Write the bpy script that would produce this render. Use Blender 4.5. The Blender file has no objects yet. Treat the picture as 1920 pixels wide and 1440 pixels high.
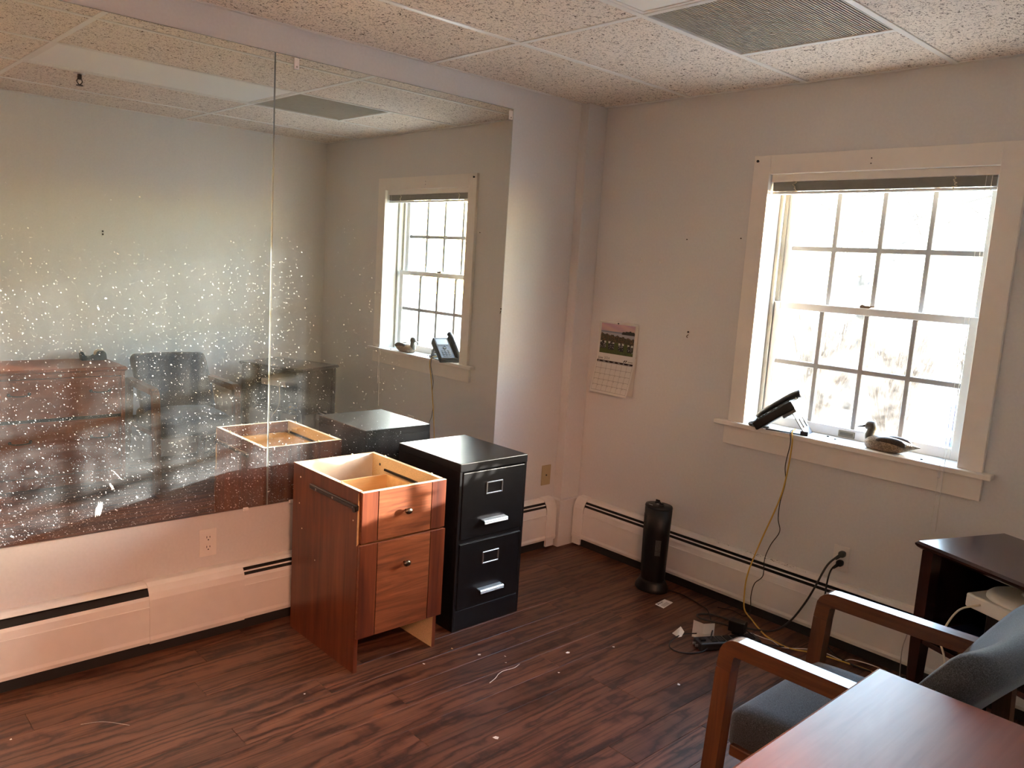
import bpy, bmesh, math, random
from mathutils import Vector, Matrix

random.seed(7)
scene = bpy.context.scene
COL = scene.collection
PI = math.pi

# ------------------------------------------------------------------ camera
CAM_POS = Vector((3.0808, -3.4140, 1.5594))
CF = Vector((-0.72149, 0.67693, -0.14564)); CR = Vector((0.67618, 0.73410, 0.06228)); CU = Vector((-0.14907, 0.05355, 0.98738))
cam_data = bpy.data.cameras.new('camera'); cam = bpy.data.objects.new('camera', cam_data); COL.objects.link(cam)
m = Matrix.Identity(4)
for i, v in enumerate((CR, CU, -CF)):
    for j in range(3): m[j][i] = v[j]
for j in range(3): m[j][3] = CAM_POS[j]
cam.matrix_world = m
cam_data.sensor_width = 36.0; cam_data.lens = 36.0 * 1520.93 / 1920.0; cam_data.clip_start = 0.02
scene.camera = cam

# ------------------------------------------------------------------ sky, sun, exposure
SUN_DIR = Vector((-1.0, -1.60, -0.322)).normalized()          # travel direction of the sunlight
world = bpy.data.worlds.new('sky'); scene.world = world; world.use_nodes = True
wn = world.node_tree.nodes; wl = world.node_tree.links; wn.clear()
w_out = wn.new('ShaderNodeOutputWorld'); w_bg = wn.new('ShaderNodeBackground'); w_sky = wn.new('ShaderNodeTexSky')
w_sky.sky_type = 'NISHITA'; w_sky.sun_disc = False; w_sky.sun_elevation = math.radians(12); w_sky.sun_rotation = math.radians(32)
w_sky.air_density = 1.0; w_sky.dust_density = 0.6
w_bg.inputs['Strength'].default_value = 4.3
w_tint = wn.new('ShaderNodeMixRGB'); w_tint.blend_type = 'MULTIPLY'; w_tint.inputs[0].default_value = 1.0; w_tint.inputs[2].default_value = (1.0, 0.985, 0.985, 1)   # camera white balance
wl.new(w_sky.outputs[0], w_tint.inputs[1]); wl.new(w_tint.outputs[0], w_bg.inputs[0]); wl.new(w_bg.outputs[0], w_out.inputs[0])
sun_d = bpy.data.lights.new('sun', 'SUN'); sun_d.energy = 16.0; sun_d.color = (1.0, 0.92, 0.83); sun_d.angle = math.radians(0.7)
sun = bpy.data.objects.new('sun', sun_d); COL.objects.link(sun)
sun.rotation_euler = SUN_DIR.to_track_quat('-Z', 'Y').to_euler(); sun.location = (4, 6, 4)
scene.view_settings.view_transform = 'Standard'; scene.view_settings.look = 'None'
scene.view_settings.gamma = 1.0; scene.view_settings.use_curve_mapping = False
scene.view_settings.exposure = 1.22
scene.cycles.use_denoising = True; scene.cycles.adaptive_threshold = 0.015
scene.cycles.max_bounces = 10; scene.cycles.diffuse_bounces = 6; scene.cycles.glossy_bounces = 5
scene.cycles.transparent_max_bounces = 16; scene.cycles.sample_clamp_indirect = 20.0

# ------------------------------------------------------------------ mesh helpers
def finish(bm, name, mat, parent=None, smooth=False, off=(0, 0, 0)):
    me = bpy.data.meshes.new(name)
    bmesh.ops.recalc_face_normals(bm, faces=bm.faces[:])
    if off != (0, 0, 0): bmesh.ops.translate(bm, verts=bm.verts[:], vec=Vector(off))
    bm.to_mesh(me); bm.free()
    if smooth:
        for p in me.polygons: p.use_smooth = True
    for mm in (mat if isinstance(mat, (list, tuple)) else [mat]): me.materials.append(mm)
    o = bpy.data.objects.new(name, me); COL.objects.link(o)
    if parent is not None: o.parent = parent
    return o
def root_of(o):
    while o.parent is not None: o = o.parent
    return o
def part(name, bm, mat, parent, smooth=False, local=False):
    """a mesh part; its vertices are in world space unless local, then in the thing's own space"""
    off = (0, 0, 0)
    if not local:
        l = root_of(parent).location; off = (-l[0], -l[1], -l[2])
    return finish(bm, name, mat, parent, smooth, off)
def thing(name, label, cat, loc=(0, 0, 0), rotz=0.0, group=None):
    o = bpy.data.objects.new(name, None); COL.objects.link(o)
    o.location = loc; o.rotation_euler = (0, 0, rotz); o.empty_display_size = 0.05
    o['label'] = label; o['category'] = cat
    if group: o['group'] = group
    return o
def solo(name, bm, mat, label, cat, group=None, smooth=False, loc=(0, 0, 0)):
    o = finish(bm, name, mat, None, smooth, (-loc[0], -loc[1], -loc[2])); o.location = loc
    o['label'] = label; o['category'] = cat
    if group: o['group'] = group
    return o
def struct(name, bm, mat, label=None, cat=None):
    o = finish(bm, name, mat); o['kind'] = 'structure'
    if label: o['label'] = label
    if cat: o['category'] = cat
    return o
def B(): return bmesh.new()
def box(bm, x0, x1, y0, y1, z0, z1, bev=0.0, mi=0, seg=1):
    vs = [bm.verts.new((x, y, z)) for z in (z0, z1) for y in (y0, y1) for x in (x0, x1)]
    fs = [bm.faces.new([vs[i] for i in q]) for q in ((0, 2, 3, 1), (4, 5, 7, 6), (0, 1, 5, 4), (2, 6, 7, 3), (0, 4, 6, 2), (1, 3, 7, 5))]
    for f in fs: f.material_index = mi
    if bev > 0:
        es = list({e for f in fs for e in f.edges})
        r = bmesh.ops.bevel(bm, geom=es, offset=bev, segments=seg, affect='EDGES', profile=0.5)
        for f in r['faces']: f.material_index = mi
    return bm
def bx(*a, **k): return box(B(), *a, **k)
def prism(bm, pts, axis, a0, a1, mi=0, bev=0.0):
    """pts: 2d outline; axis: extrude axis; the other two axes in xyz order"""
    def mk(p, a):
        return {'x': (a, p[0], p[1]), 'y': (p[0], a, p[1]), 'z': (p[0], p[1], a)}[axis]
    A = [bm.verts.new(mk(p, a0)) for p in pts]; C = [bm.verts.new(mk(p, a1)) for p in pts]
    fs = [bm.faces.new(A), bm.faces.new(C[::-1])]
    n = len(pts)
    for i in range(n): fs.append(bm.faces.new((A[i], C[i], C[(i + 1) % n], A[(i + 1) % n])))
    for f in fs: f.material_index = mi
    if bev > 0:
        es = list({e for f in fs for e in f.edges})
        bmesh.ops.bevel(bm, geom=es, offset=bev, segments=1, affect='EDGES')
    return bm
def lathe(bm, prof, c=(0, 0, 0), n=24, sx=1.0, sy=1.0, axis='z', mi=0):
    rings = []
    for r, h in prof:
        ring = []
        for k in range(n):
            a = 2 * PI * k / n; u, v = math.cos(a) * r * sx, math.sin(a) * r * sy
            p = {'z': (u, v, h), 'x': (h, u, v), 'y': (u, h, v)}[axis]
            ring.append(bm.verts.new((c[0] + p[0], c[1] + p[1], c[2] + p[2])))
        rings.append(ring)
    for a, b in zip(rings, rings[1:]):
        for k in range(n):
            f = bm.faces.new((a[k], a[(k + 1) % n], b[(k + 1) % n], b[k])); f.material_index = mi
    for ring in (rings[0], rings[-1]):
        f = bm.faces.new(ring); f.material_index = mi
    return bm
def catmull(pts, sub=8):
    P = [Vector(p) for p in pts]; P = [P[0] * 2 - P[1]] + P + [P[-1] * 2 - P[-2]]
    out = []
    for i in range(1, len(P) - 2):
        for s in range(sub):
            t = s / sub; a, b, c, d = P[i - 1:i + 3]
            out.append(0.5 * ((2 * b) + (c - a) * t + (2 * a - 5 * b + 4 * c - d) * t * t + (3 * b - a - 3 * c + d) * t ** 3))
    out.append(P[-2]); return out
def tube(bm, pts, r, n=8, sub=8, raw=False, mi=0):
    P = [Vector(p) for p in pts] if raw else catmull(pts, sub)
    t0 = (P[1] - P[0]).normalized(); up = Vector((0, 0, 1)) if abs(t0.z) < 0.9 else Vector((1, 0, 0))
    nrm = t0.cross(up).normalized(); rings = []
    for i, p in enumerate(P):
        t = (P[min(i + 1, len(P) - 1)] - P[max(i - 1, 0)]).normalized()
        nrm = (nrm - t * nrm.dot(t)).normalized(); bn = t.cross(nrm)
        rr = r(i / (len(P) - 1)) if callable(r) else r
        rings.append([bm.verts.new(p + (nrm * math.cos(2 * PI * k / n) + bn * math.sin(2 * PI * k / n)) * rr) for k in range(n)])
    for a, b in zip(rings, rings[1:]):
        for k in range(n): bm.faces.new((a[k], a[(k + 1) % n], b[(k + 1) % n], b[k])).material_index = mi
    bm.faces.new(rings[0]); bm.faces.new(rings[-1]); return bm
def rbox(bm, c, half, r, cuts=10, fn=None):
    """rounded box with an even grid, deformed by fn(u,v,w in -1..1, point)"""
    tmp = bmesh.new(); bmesh.ops.create_cube(tmp, size=2.0)
    bmesh.ops.subdivide_edges(tmp, edges=tmp.edges[:], cuts=cuts, use_grid_fill=True)
    hx, hy, hz = half; mp = {}
    for v in tmp.verts:
        p = Vector((v.co.x * hx, v.co.y * hy, v.co.z * hz))
        q = Vector([max(-h + r, min(h - r, a)) for h, a in zip(half, p)])
        d = p - q
        # directions on the rounded shell
        e = Vector([a * abs(a) ** 0 for a in d])
        if e.length > 1e-9: p = q + e.normalized() * r if sum(abs(abs(k) - 1) < 1e-6 for k in v.co) > 0 else p
        if fn: p = Vector(fn(v.co.x, v.co.y, v.co.z, p))
        mp[v.index] = bm.verts.new(p + Vector(c))
    for f in tmp.faces: bm.faces.new([mp[v.index] for v in f.verts])
    tmp.free(); return bm
def text_mesh(s, size, extrude=0.0002):
    cu = bpy.data.curves.new('t', 'FONT'); cu.body = s; cu.size = size; cu.extrude = extrude; cu.align_x = 'LEFT'
    o = bpy.data.objects.new('t', cu); COL.objects.link(o)
    dg = bpy.context.evaluated_depsgraph_get(); dg.update()
    me = bpy.data.meshes.new_from_object(o.evaluated_get(dg)); bpy.data.objects.remove(o); bpy.data.curves.remove(cu)
    bm = bmesh.new(); bm.from_mesh(me); bpy.data.meshes.remove(me); return bm

# ------------------------------------------------------------------ materials
def new_mat(name):
    mt = bpy.data.materials.new(name); mt.use_nodes = True
    nt = mt.node_tree; b = nt.nodes['Principled BSDF']; return mt, nt, b
def N(nt, t, **kw):
    n = nt.nodes.new(t)
    for k, v in kw.items(): setattr(n, k, v)
    return n
def setin(n, **kw):
    for k, v in kw.items(): n.inputs[k.replace('_', ' ')].default_value = v
def coords(nt, scale=(1, 1, 1), rnd=False):
    tc = N(nt, 'ShaderNodeTexCoord'); mp = N(nt, 'ShaderNodeMapping'); mp.inputs['Scale'].default_value = scale
    nt.links.new(tc.outputs['Object'], mp.inputs['Vector'])
    if rnd:
        oi = N(nt, 'ShaderNodeObjectInfo'); mu = N(nt, 'ShaderNodeMath', operation='MULTIPLY'); mu.inputs[1].default_value = 37.0
        nt.links.new(oi.outputs['Random'], mu.inputs[0]); cb = N(nt, 'ShaderNodeCombineXYZ')
        for k in range(3): nt.links.new(mu.outputs[0], cb.inputs[k])
        nt.links.new(cb.outputs[0], mp.inputs['Location'])
    return mp
def ramp(nt, fac, stops, interp='LINEAR'):
    r = N(nt, 'ShaderNodeValToRGB'); r.color_ramp.interpolation = interp
    e = r.color_ramp.elements
    while len(e) > 1: e.remove(e[-1])
    e[0].position = stops[0][0]; e[0].color = (*stops[0][1], 1)
    for p, c in stops[1:]:
        k = e.new(p); k.color = (*c, 1)
    if fac is not None: nt.links.new(fac, r.inputs['Fac'])
    return r
def noise(nt, vec, scale, detail=4, rough=0.55, dist=0.0):
    n = N(nt, 'ShaderNodeTexNoise'); setin(n, Scale=scale, Detail=detail, Roughness=rough, Distortion=dist)
    if vec is not None: nt.links.new(vec, n.inputs['Vector'])
    return n
def bump(nt, b, h, strength=0.2, dist=0.002):
    bp = N(nt, 'ShaderNodeBump'); setin(bp, Strength=strength, Distance=dist)
    nt.links.new(h, bp.inputs['Height']); nt.links.new(bp.outputs[0], b.inputs['Normal']); return bp
def plain(name, col, rough=0.5, metal=0.0, var=0.06, scale=30.0, bmp=0.0, spec=0.5, coat=0.0):
    mt, nt, b = new_mat(name)
    mp = coords(nt); n = noise(nt, mp.outputs[0], scale)
    lo = tuple(max(0, c * (1 - var)) for c in col); hi = tuple(min(1, c * (1 + var)) for c in col)
    r = ramp(nt, n.outputs['Fac'], [(0.3, lo), (0.7, hi)]); nt.links.new(r.outputs[0], b.inputs['Base Color'])
    setin(b, Roughness=rough, Metallic=metal); b.inputs['Specular IOR Level'].default_value = spec
    b.inputs['Coat Weight'].default_value = coat; b.inputs['Coat Roughness'].default_value = 0.12
    if bmp: bump(nt, b, n.outputs['Fac'], bmp, 0.001)
    return mt
def wood(name, dark, mid, light, axis, fine=60.0, long=2.2, rough=0.35, coat=0.0, rnd=False, bmp=0.05, figure=1.0, spec=0.5):
    mt, nt, b = new_mat(name)
    sc = [fine] * 3; sc['xyz'.index(axis)] = long
    mp = coords(nt, tuple(sc), rnd); n1 = noise(nt, mp.outputs[0], 1.0, 5, 0.6, 0.6)
    sc2 = [fine * 0.22] * 3; sc2['xyz'.index(axis)] = long * 0.55
    mp2 = coords(nt, tuple(sc2), rnd); n2 = noise(nt, mp2.outputs[0], 1.0, 3, 0.55, 1.4 * figure)
    mx = N(nt, 'ShaderNodeMath', operation='MULTIPLY_ADD'); mx.inputs[1].default_value = 0.55
    nt.links.new(n2.outputs['Fac'], mx.inputs[0])
    m2 = N(nt, 'ShaderNodeMath', operation='MULTIPLY'); m2.inputs[1].default_value = 0.45
    nt.links.new(n1.outputs['Fac'], m2.inputs[0]); nt.links.new(m2.outputs[0], mx.inputs[2])
    r = ramp(nt, mx.outputs[0], [(0.34, dark), (0.5, mid), (0.66, light)])
    nt.links.new(r.outputs[0], b.inputs['Base Color'])
    setin(b, Roughness=rough); b.inputs['Coat Weight'].default_value = coat; b.inputs['Coat Roughness'].default_value = 0.15
    b.inputs['Specular IOR Level'].default_value = spec
    if bmp: bump(nt, b, mx.outputs[0], bmp, 0.001)
    return mt

M = {}
M['wall'] = plain('wall_paint', (0.625, 0.613, 0.605), 0.55, var=0.03, scale=90, bmp=0.06)
M['trim'] = plain('trim_paint', (0.76, 0.71, 0.655), 0.4, var=0.02, scale=20)
M['vinyl'] = plain('window_vinyl', (0.68, 0.68, 0.67), 0.35, var=0.02)
M['muntin'] = plain('muntin_grey_white', (0.30, 0.29, 0.285), 0.4, var=0.02); M['track'] = plain('sash_track', (0.40, 0.37, 0.31), 0.5)
M['heater_white'] = plain('enamel_white', (0.72, 0.69, 0.66), 0.38, var=0.03, scale=12)
M['slot_black'] = plain('slot_black', (0.012, 0.011, 0.01), 0.8)
M['tee'] = plain('ceiling_grid_paint', (0.72, 0.70, 0.67), 0.4, var=0.02)
M['lens'] = plain('light_lens', (0.82, 0.82, 0.80), 0.5, var=0.01)
M['black_metal'] = plain('black_enamel', (0.0065, 0.0065, 0.0075), 0.30, var=0.25, scale=22, bmp=0.02, spec=0.35)
M['chrome'] = plain('brushed_aluminium', (0.72, 0.72, 0.72), 0.28, metal=1.0)
M['knob_metal'] = plain('antique_bronze', (0.20, 0.15, 0.11), 0.25, metal=1.0)
M['dark_pull'] = plain('dark_bronze_pull', (0.03, 0.026, 0.024), 0.4, metal=0.6)
M['steel_dark'] = plain('dark_steel_rail', (0.045, 0.038, 0.035), 0.4, metal=0.7)
M['black_plastic'] = plain('black_plastic', (0.006, 0.0055, 0.0055), 0.40, spec=0.35)
M['rubber'] = plain('cable_black', (0.007, 0.007, 0.007), 0.5)
M['strip_grey'] = plain('dark_grey_plastic', (0.028, 0.029, 0.028), 0.45)
M['yellow'] = plain('cable_yellow', (0.62, 0.38, 0.07), 0.5)
M['cream_cable'] = plain('cable_cream', (0.62, 0.55, 0.42), 0.5)
M['white_plastic'] = plain('white_plastic', (0.74, 0.72, 0.68), 0.4, var=0.02)
M['outlet'] = plain('outlet_white', (0.74, 0.70, 0.66), 0.35, var=0.02)
M['beige'] = plain('plate_beige', (0.42, 0.33, 0.18), 0.4, var=0.03)
M['paper'] = plain('paper', (0.88, 0.86, 0.82), 0.7, var=0.02)
M['ink'] = plain('ink', (0.015, 0.012, 0.012), 0.7)
M['ink_grey'] = plain('ink_grey', (0.32, 0.29, 0.27), 0.8)
M['blue_box'] = plain('blue_plastic', (0.012, 0.022, 0.10), 0.35)
M['clear_clip'] = plain('clear_clip', (0.75, 0.72, 0.70), 0.2, var=0.02)
M['screw'] = plain('screw', (0.35, 0.33, 0.30), 0.35, metal=0.9)
M['slat'] = plain('blind_slat_shaded', (0.20, 0.195, 0.18), 0.4, var=0.02)  # white slats coloured dark to carry their backlit shade
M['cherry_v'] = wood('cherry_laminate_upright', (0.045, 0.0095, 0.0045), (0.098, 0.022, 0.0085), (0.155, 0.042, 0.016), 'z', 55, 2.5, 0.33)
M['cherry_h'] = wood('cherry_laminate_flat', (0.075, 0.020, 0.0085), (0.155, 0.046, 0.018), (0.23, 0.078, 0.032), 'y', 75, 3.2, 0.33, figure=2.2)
M['dresser'] = wood('dresser_cherry', (0.19, 0.058, 0.030), (0.235, 0.078, 0.042), (0.28, 0.098, 0.054), 'y', 50, 3.0, 0.36, coat=0.0, spec=0.20)
M['oak'] = wood('chair_wood', (0.060, 0.021, 0.0085), (0.108, 0.040, 0.0155), (0.155, 0.060, 0.024), 'x', 90, 4.0, 0.30, coat=0.3)
M['oak_v'] = wood('chair_wood_upright', (0.060, 0.021, 0.0085), (0.108, 0.040, 0.0155), (0.155, 0.060, 0.024), 'z', 90, 4.0, 0.33)
M['mahogany'] = wood('dark_mahogany', (0.018, 0.006, 0.005), (0.028, 0.009, 0.007), (0.038, 0.013, 0.010), 'x', 60, 3.0, 0.22, coat=0.3)
M['maple'] = wood('maple_board', (0.55, 0.34, 0.15), (0.64, 0.42, 0.20), (0.70, 0.48, 0.25), 'y', 50, 4.0, 0.5)
M['chipboard'] = plain('chipboard', (0.62, 0.44, 0.24), 0.7, var=0.25, scale=420)
M['edge_band'] = plain('raw_board_edge', (0.74, 0.64, 0.48), 0.65, var=0.12, scale=300)
M['duck'] = None

def mat_floor(name='floor_laminate', rnd=True):
    mt, nt, b = new_mat(name)
    # cathedral figure: bands across the plank, bent by a slow noise that runs along it
    mp = coords(nt, (1, 1, 1), rnd); wv = N(nt, 'ShaderNodeTexWave', wave_type='BANDS', bands_direction='X', wave_profile='SIN')
    mpd = coords(nt, (7.5, 0.75, 7.5), rnd); nd = noise(nt, mpd.outputs[0], 1.0, 3, 0.5, 0.3)
    ad = N(nt, 'ShaderNodeVectorMath', operation='MULTIPLY_ADD'); ad.inputs[1].default_value = (0.42, 0.0, 0.0)
    nt.links.new(nd.outputs['Color'], ad.inputs[0]); nt.links.new(mp.outputs[0], ad.inputs[2]); nt.links.new(ad.outputs[0], wv.inputs['Vector'])
    setin(wv, Scale=5.5, Distortion=3.2, Detail=4.0); wv.inputs['Detail Scale'].default_value = 2.2; wv.inputs['Detail Roughness'].default_value = 0.6
    mp2 = coords(nt, (120, 2.6, 120), rnd); n2 = noise(nt, mp2.outputs[0], 1.0, 5, 0.65, 0.4)
    mp3 = coords(nt, (9, 0.9, 9), rnd); n3 = noise(nt, mp3.outputs[0], 1.0, 3, 0.5, 0.6)
    r1 = ramp(nt, wv.outputs['Fac'], [(0.0, (0.046, 0.017, 0.0105)), (0.14, (0.092, 0.035, 0.020)), (0.5, (0.132, 0.053, 0.030)), (1.0, (0.155, 0.066, 0.037))])
    r2 = ramp(nt, n2.outputs['Fac'], [(0.36, (0.25, 0.23, 0.23)), (0.50, (1, 1, 1))])
    mx = N(nt, 'ShaderNodeMixRGB', blend_type='MULTIPLY'); mx.inputs['Fac'].default_value = 0.7
    nt.links.new(r1.outputs[0], mx.inputs[1]); nt.links.new(r2.outputs[0], mx.inputs[2])
    r3 = ramp(nt, n3.outputs['Fac'], [(0.3, (0.62, 0.60, 0.60)), (0.7, (1.25, 1.22, 1.2))])
    mx2 = N(nt, 'ShaderNodeMixRGB', blend_type='MULTIPLY'); mx2.inputs['Fac'].default_value = 1.0
    nt.links.new(mx.outputs[0], mx2.inputs[1]); nt.links.new(r3.outputs[0], mx2.inputs[2])
    nt.links.new(mx2.outputs[0], b.inputs['Base Color'])
    setin(b, Roughness=0.42); b.inputs['Specular IOR Level'].default_value = 0.4
    bump(nt, b, n2.outputs['Fac'], 0.06, 0.001); return mt
M['floor'] = mat_floor()

def mat_tile():
    mt, nt, b = new_mat('acoustic_tile')
    mp = coords(nt, (1, 1, 1), True)
    # worm-like fissures and pin holes
    v1 = noise(nt, mp.outputs[0], 60, 2, 0.5, 1.8); s1 = ramp(nt, v1.outputs['Fac'], [(0.34, (0, 0, 0)), (0.40, (1, 1, 1))])
    mp2 = coords(nt, (90, 210, 90), True); v2 = noise(nt, mp2.outputs[0], 1.0, 2, 0.5, 0.8); s2 = ramp(nt, v2.outputs['Fac'], [(0.31, (0, 0, 0)), (0.375, (1, 1, 1))])
    mp3 = coords(nt, (230, 90, 90), True); v3 = noise(nt, mp3.outputs[0], 1.0, 2, 0.5, 0.8); s3 = ramp(nt, v3.outputs['Fac'], [(0.31, (0, 0, 0)), (0.375, (1, 1, 1))])
    a = N(nt, 'ShaderNodeMath', operation='MULTIPLY'); nt.links.new(s2.outputs[0], a.inputs[0]); nt.links.new(s3.outputs[0], a.inputs[1])
    c = N(nt, 'ShaderNodeMath', operation='MULTIPLY'); nt.links.new(a.outputs[0], c.inputs[0]); nt.links.new(s1.outputs[0], c.inputs[1])
    r = ramp(nt, c.outputs[0], [(0.0, (0.13, 0.10, 0.08)), (1.0, (0.79, 0.705, 0.625))]); nt.links.new(r.outputs[0], b.inputs['Base Color'])
    setin(b, Roughness=0.9); b.inputs['Specular IOR Level'].default_value = 0.1
    bump(nt, b, c.outputs[0], 0.5, 0.002); return mt
M['tile'] = mat_tile()

def mat_fabric():
    mt, nt, b = new_mat('tweed_fabric')
    mp = coords(nt); n = noise(nt, mp.outputs[0], 420, 2, 0.6); n2 = noise(nt, mp.outputs[0], 5, 2, 0.5)
    r = ramp(nt, n.outputs['Fac'], [(0.3, (0.022, 0.028, 0.036)), (0.52, (0.054, 0.064, 0.078)), (0.72, (0.115, 0.130, 0.150))])
    nt.links.new(r.outputs[0], b.inputs['Base Color']); setin(b, Roughness=0.95); b.inputs['Specular IOR Level'].default_value = 0.15
    b.inputs['Sheen Weight'].default_value = 0.25
    bump(nt, b, n.outputs['Fac'], 0.4, 0.001); return mt
M['fabric'] = mat_fabric()

def mat_mirror():
    """silvered glass with dust: fine film, wiped streaks, grit specks and smears, all lit by the real light"""
    mt, nt, b = new_mat('dusty_mirror'); nt.nodes.remove(b); out = nt.nodes['Material Output']
    tc = N(nt, 'ShaderNodeTexCoord'); L = nt.links.new
    def mapped(scale, rot=0.0, loc=(0, 0, 0)):
        mp = N(nt, 'ShaderNodeMapping'); mp.inputs['Scale'].default_value = scale; mp.inputs['Rotation'].default_value = (rot, 0, 0); mp.inputs['Location'].default_value = loc
        L(tc.outputs['Object'], mp.inputs['Vector']); return mp.outputs[0]
    def rmp(f, stops): return ramp(nt, f, [(p, (c, c, c)) for p, c in stops]).outputs[0]
    def mth(op, a, c):
        k = N(nt, 'ShaderNodeMath', operation=op)
        for i, s in enumerate((a, c)):
            if isinstance(s, (int, float)): k.inputs[i].default_value = s
            else: L(s, k.inputs[i])
        return k.outputs[0]
    film = rmp(noise(nt, mapped((2, 2, 2)), 1.3, 4).outputs['Fac'], [(0.3, 0.008), (0.75, 0.014)])
    streak = rmp(noise(nt, mapped((1, 13, 1.1), 0.35), 1.0, 4, 0.6, 0.5).outputs['Fac'], [(0.46, 0.0), (0.78, 0.026)])
    # low smears, thicker towards the bottom where hands and boxes rubbed
    sep = N(nt, 'ShaderNodeSeparateXYZ'); L(tc.outputs['Object'], sep.inputs[0])
    low = N(nt, 'ShaderNodeMapRange'); L(sep.outputs['Z'], low.inputs[0]); setin(low, From_Min=0.72, From_Max=0.10, To_Min=0.0, To_Max=1.0)
    smear = rmp(noise(nt, mapped((1, 2.4, 7), -0.45), 1.0, 5, 0.62, 1.6).outputs['Fac'], [(0.38, 0.0), (0.72, 0.075)])
    smear = mth('MULTIPLY', smear, low.outputs[0])
    tot = mth('ADD', film, mth('ADD', streak, smear))
    tot = mth('MINIMUM', tot, 0.95)
    gl = N(nt, 'ShaderNodeBsdfGlossy'); gl.inputs['Color'].default_value = (0.80, 0.825, 0.785, 1); gl.inputs['Roughness'].default_value = 0.0
    df = N(nt, 'ShaderNodeBsdfDiffuse'); df.inputs['Color'].default_value = (0.70, 0.77, 0.83, 1)
    mx = N(nt, 'ShaderNodeMixShader'); L(tot, mx.inputs[0]); L(gl.outputs[0], mx.inputs[1]); L(df.outputs[0], mx.inputs[2]); L(mx.outputs[0], out.inputs['Surface'])
    return mt
M['mirror'] = mat_mirror()
M['glass_edge'] = plain('ground_glass_edge', (0.30, 0.34, 0.33), 0.3, var=0.05)
M['grit'] = plain('dried_grit', (0.54, 0.56, 0.57), 0.8, var=0.4, scale=60)
M['mirror_back'] = plain('mirror_backing', (0.03, 0.03, 0.03), 0.7)

def mat_pane():
    """old insulating glass, dirty on the outside: mostly clear with a thin scattering film"""
    mt, nt, b = new_mat('dirty_window_glass'); nt.nodes.remove(b); out = nt.nodes['Material Output']; L = nt.links.new
    tr = N(nt, 'ShaderNodeBsdfTransparent'); tr.inputs['Color'].default_value = (0.96, 0.97, 0.96, 1)
    tl = N(nt, 'ShaderNodeBsdfTranslucent'); tl.inputs['Color'].default_value = (0.9, 0.92, 0.95, 1)
    gl = N(nt, 'ShaderNodeBsdfGlossy'); gl.inputs['Roughness'].default_value = 0.02
    mp = coords(nt, (14, 14, 14)); n = noise(nt, mp.outputs[0], 1.0, 6, 0.7)
    r = ramp(nt, n.outputs['Fac'], [(0.35, (0.004, 0.004, 0.004)), (0.70, (0.030, 0.030, 0.030))])
    m1 = N(nt, 'ShaderNodeMixShader'); L(r.outputs[0], m1.inputs[0]); L(tr.outputs[0], m1.inputs[1]); L(tl.outputs[0], m1.inputs[2])
    m2 = N(nt, 'ShaderNodeMixShader'); m2.inputs[0].default_value = 0.04; L(m1.outputs[0], m2.inputs[1]); L(gl.outputs[0], m2.inputs[2])
    L(m2.outputs[0], out.inputs['Surface']); return mt
M['pane'] = mat_pane()

# ------------------------------------------------------------------ room shell
H = 2.4233; W = 2.908; YB = -5.6; T = 0.6096
WX0, WX1, WZ0, WZ1 = 1.068, 2.026, 0.872, 2.045          # rough opening of the window
b = bx(-0.12, 0.0, YB - 0.12, 0.0, -0.1, H + 0.2); struct('wall_left', b, M['wall'], 'pale grey painted wall that carries the big mirrors', 'wall')
b = B()
for q in ((-0.12, WX0, -0.1, H + 0.2), (WX1, 4.5, -0.1, H + 0.2), (WX0, WX1, -0.1, WZ0), (WX0, WX1, WZ1, H + 0.2)):
    box(b, q[0], q[1], 0.0, 0.22, q[2], q[3])
wall_far = struct('wall_far', b, M['wall'], 'pale grey painted wall with the window and calendar', 'wall')
DY0, DY1 = -4.05, -2.52                                   # doorway the photographer stands in
b = B()
box(b, W, W + 0.1, DY1, 0.0, 0.0, H + 0.2); box(b, W, W + 0.1, YB, DY0, 0.0, H + 0.2); box(b, W, W + 0.1, DY0, DY1, 2.1, H + 0.2)
wall_right = struct('wall_right', b, M['wall'], 'plain pale wall behind the dresser, seen in the mirrors', 'wall')
b = bx(-0.12, W + 0.1, YB - 0.12, YB, -0.1, H + 0.2); struct('wall_back', b, M['wall'], 'plain pale wall behind the photographer', 'wall')
b = B(); box(b, 4.4, 4.5, -4.6, 0.0, -0.1, H + 0.2); box(b, W + 0.1, 4.4, -4.7, -4.6, -0.1, H + 0.2); box(b, W + 0.1, 4.4, -1.6, -1.5, -0.1, H + 0.2); box(b, W + 0.1, 4.5, -4.7, -1.5, H, H + 0.1)
struct('wall_hall', b, M['wall'], 'plain walls of the hallway behind the photographer', 'wall')

hl = thing('hall_fill_light', 'added warm fill light in the unseen hallway, in place of bounced sunlight', 'fill light', (3.70, -3.35, H))  # added unseen light, stands in for warm sun bounced off the mirrors
part('fill_canopy', lathe(B(), [(0.07, H), (0.07, H - 0.02), (0.05, H - 0.03)], (3.70, -3.35, 0), 20), M['tee'], hl, True)
lm, lnt, lb = new_mat('fill_light_glow'); lb.inputs['Base Color'].default_value = (0.9, 0.85, 0.75, 1); lb.inputs['Emission Color'].default_value = (1.0, 0.46, 0.28, 1); lb.inputs['Emission Strength'].default_value = 170.0
part('globe', lathe(B(), [(0.05, H - 0.03), (0.10, H - 0.06), (0.12, H - 0.12), (0.10, H - 0.18), (0.05, H - 0.215), (0.005, H - 0.225)], (3.70, -3.35, 0), 20), lm, hl, True)

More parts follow.
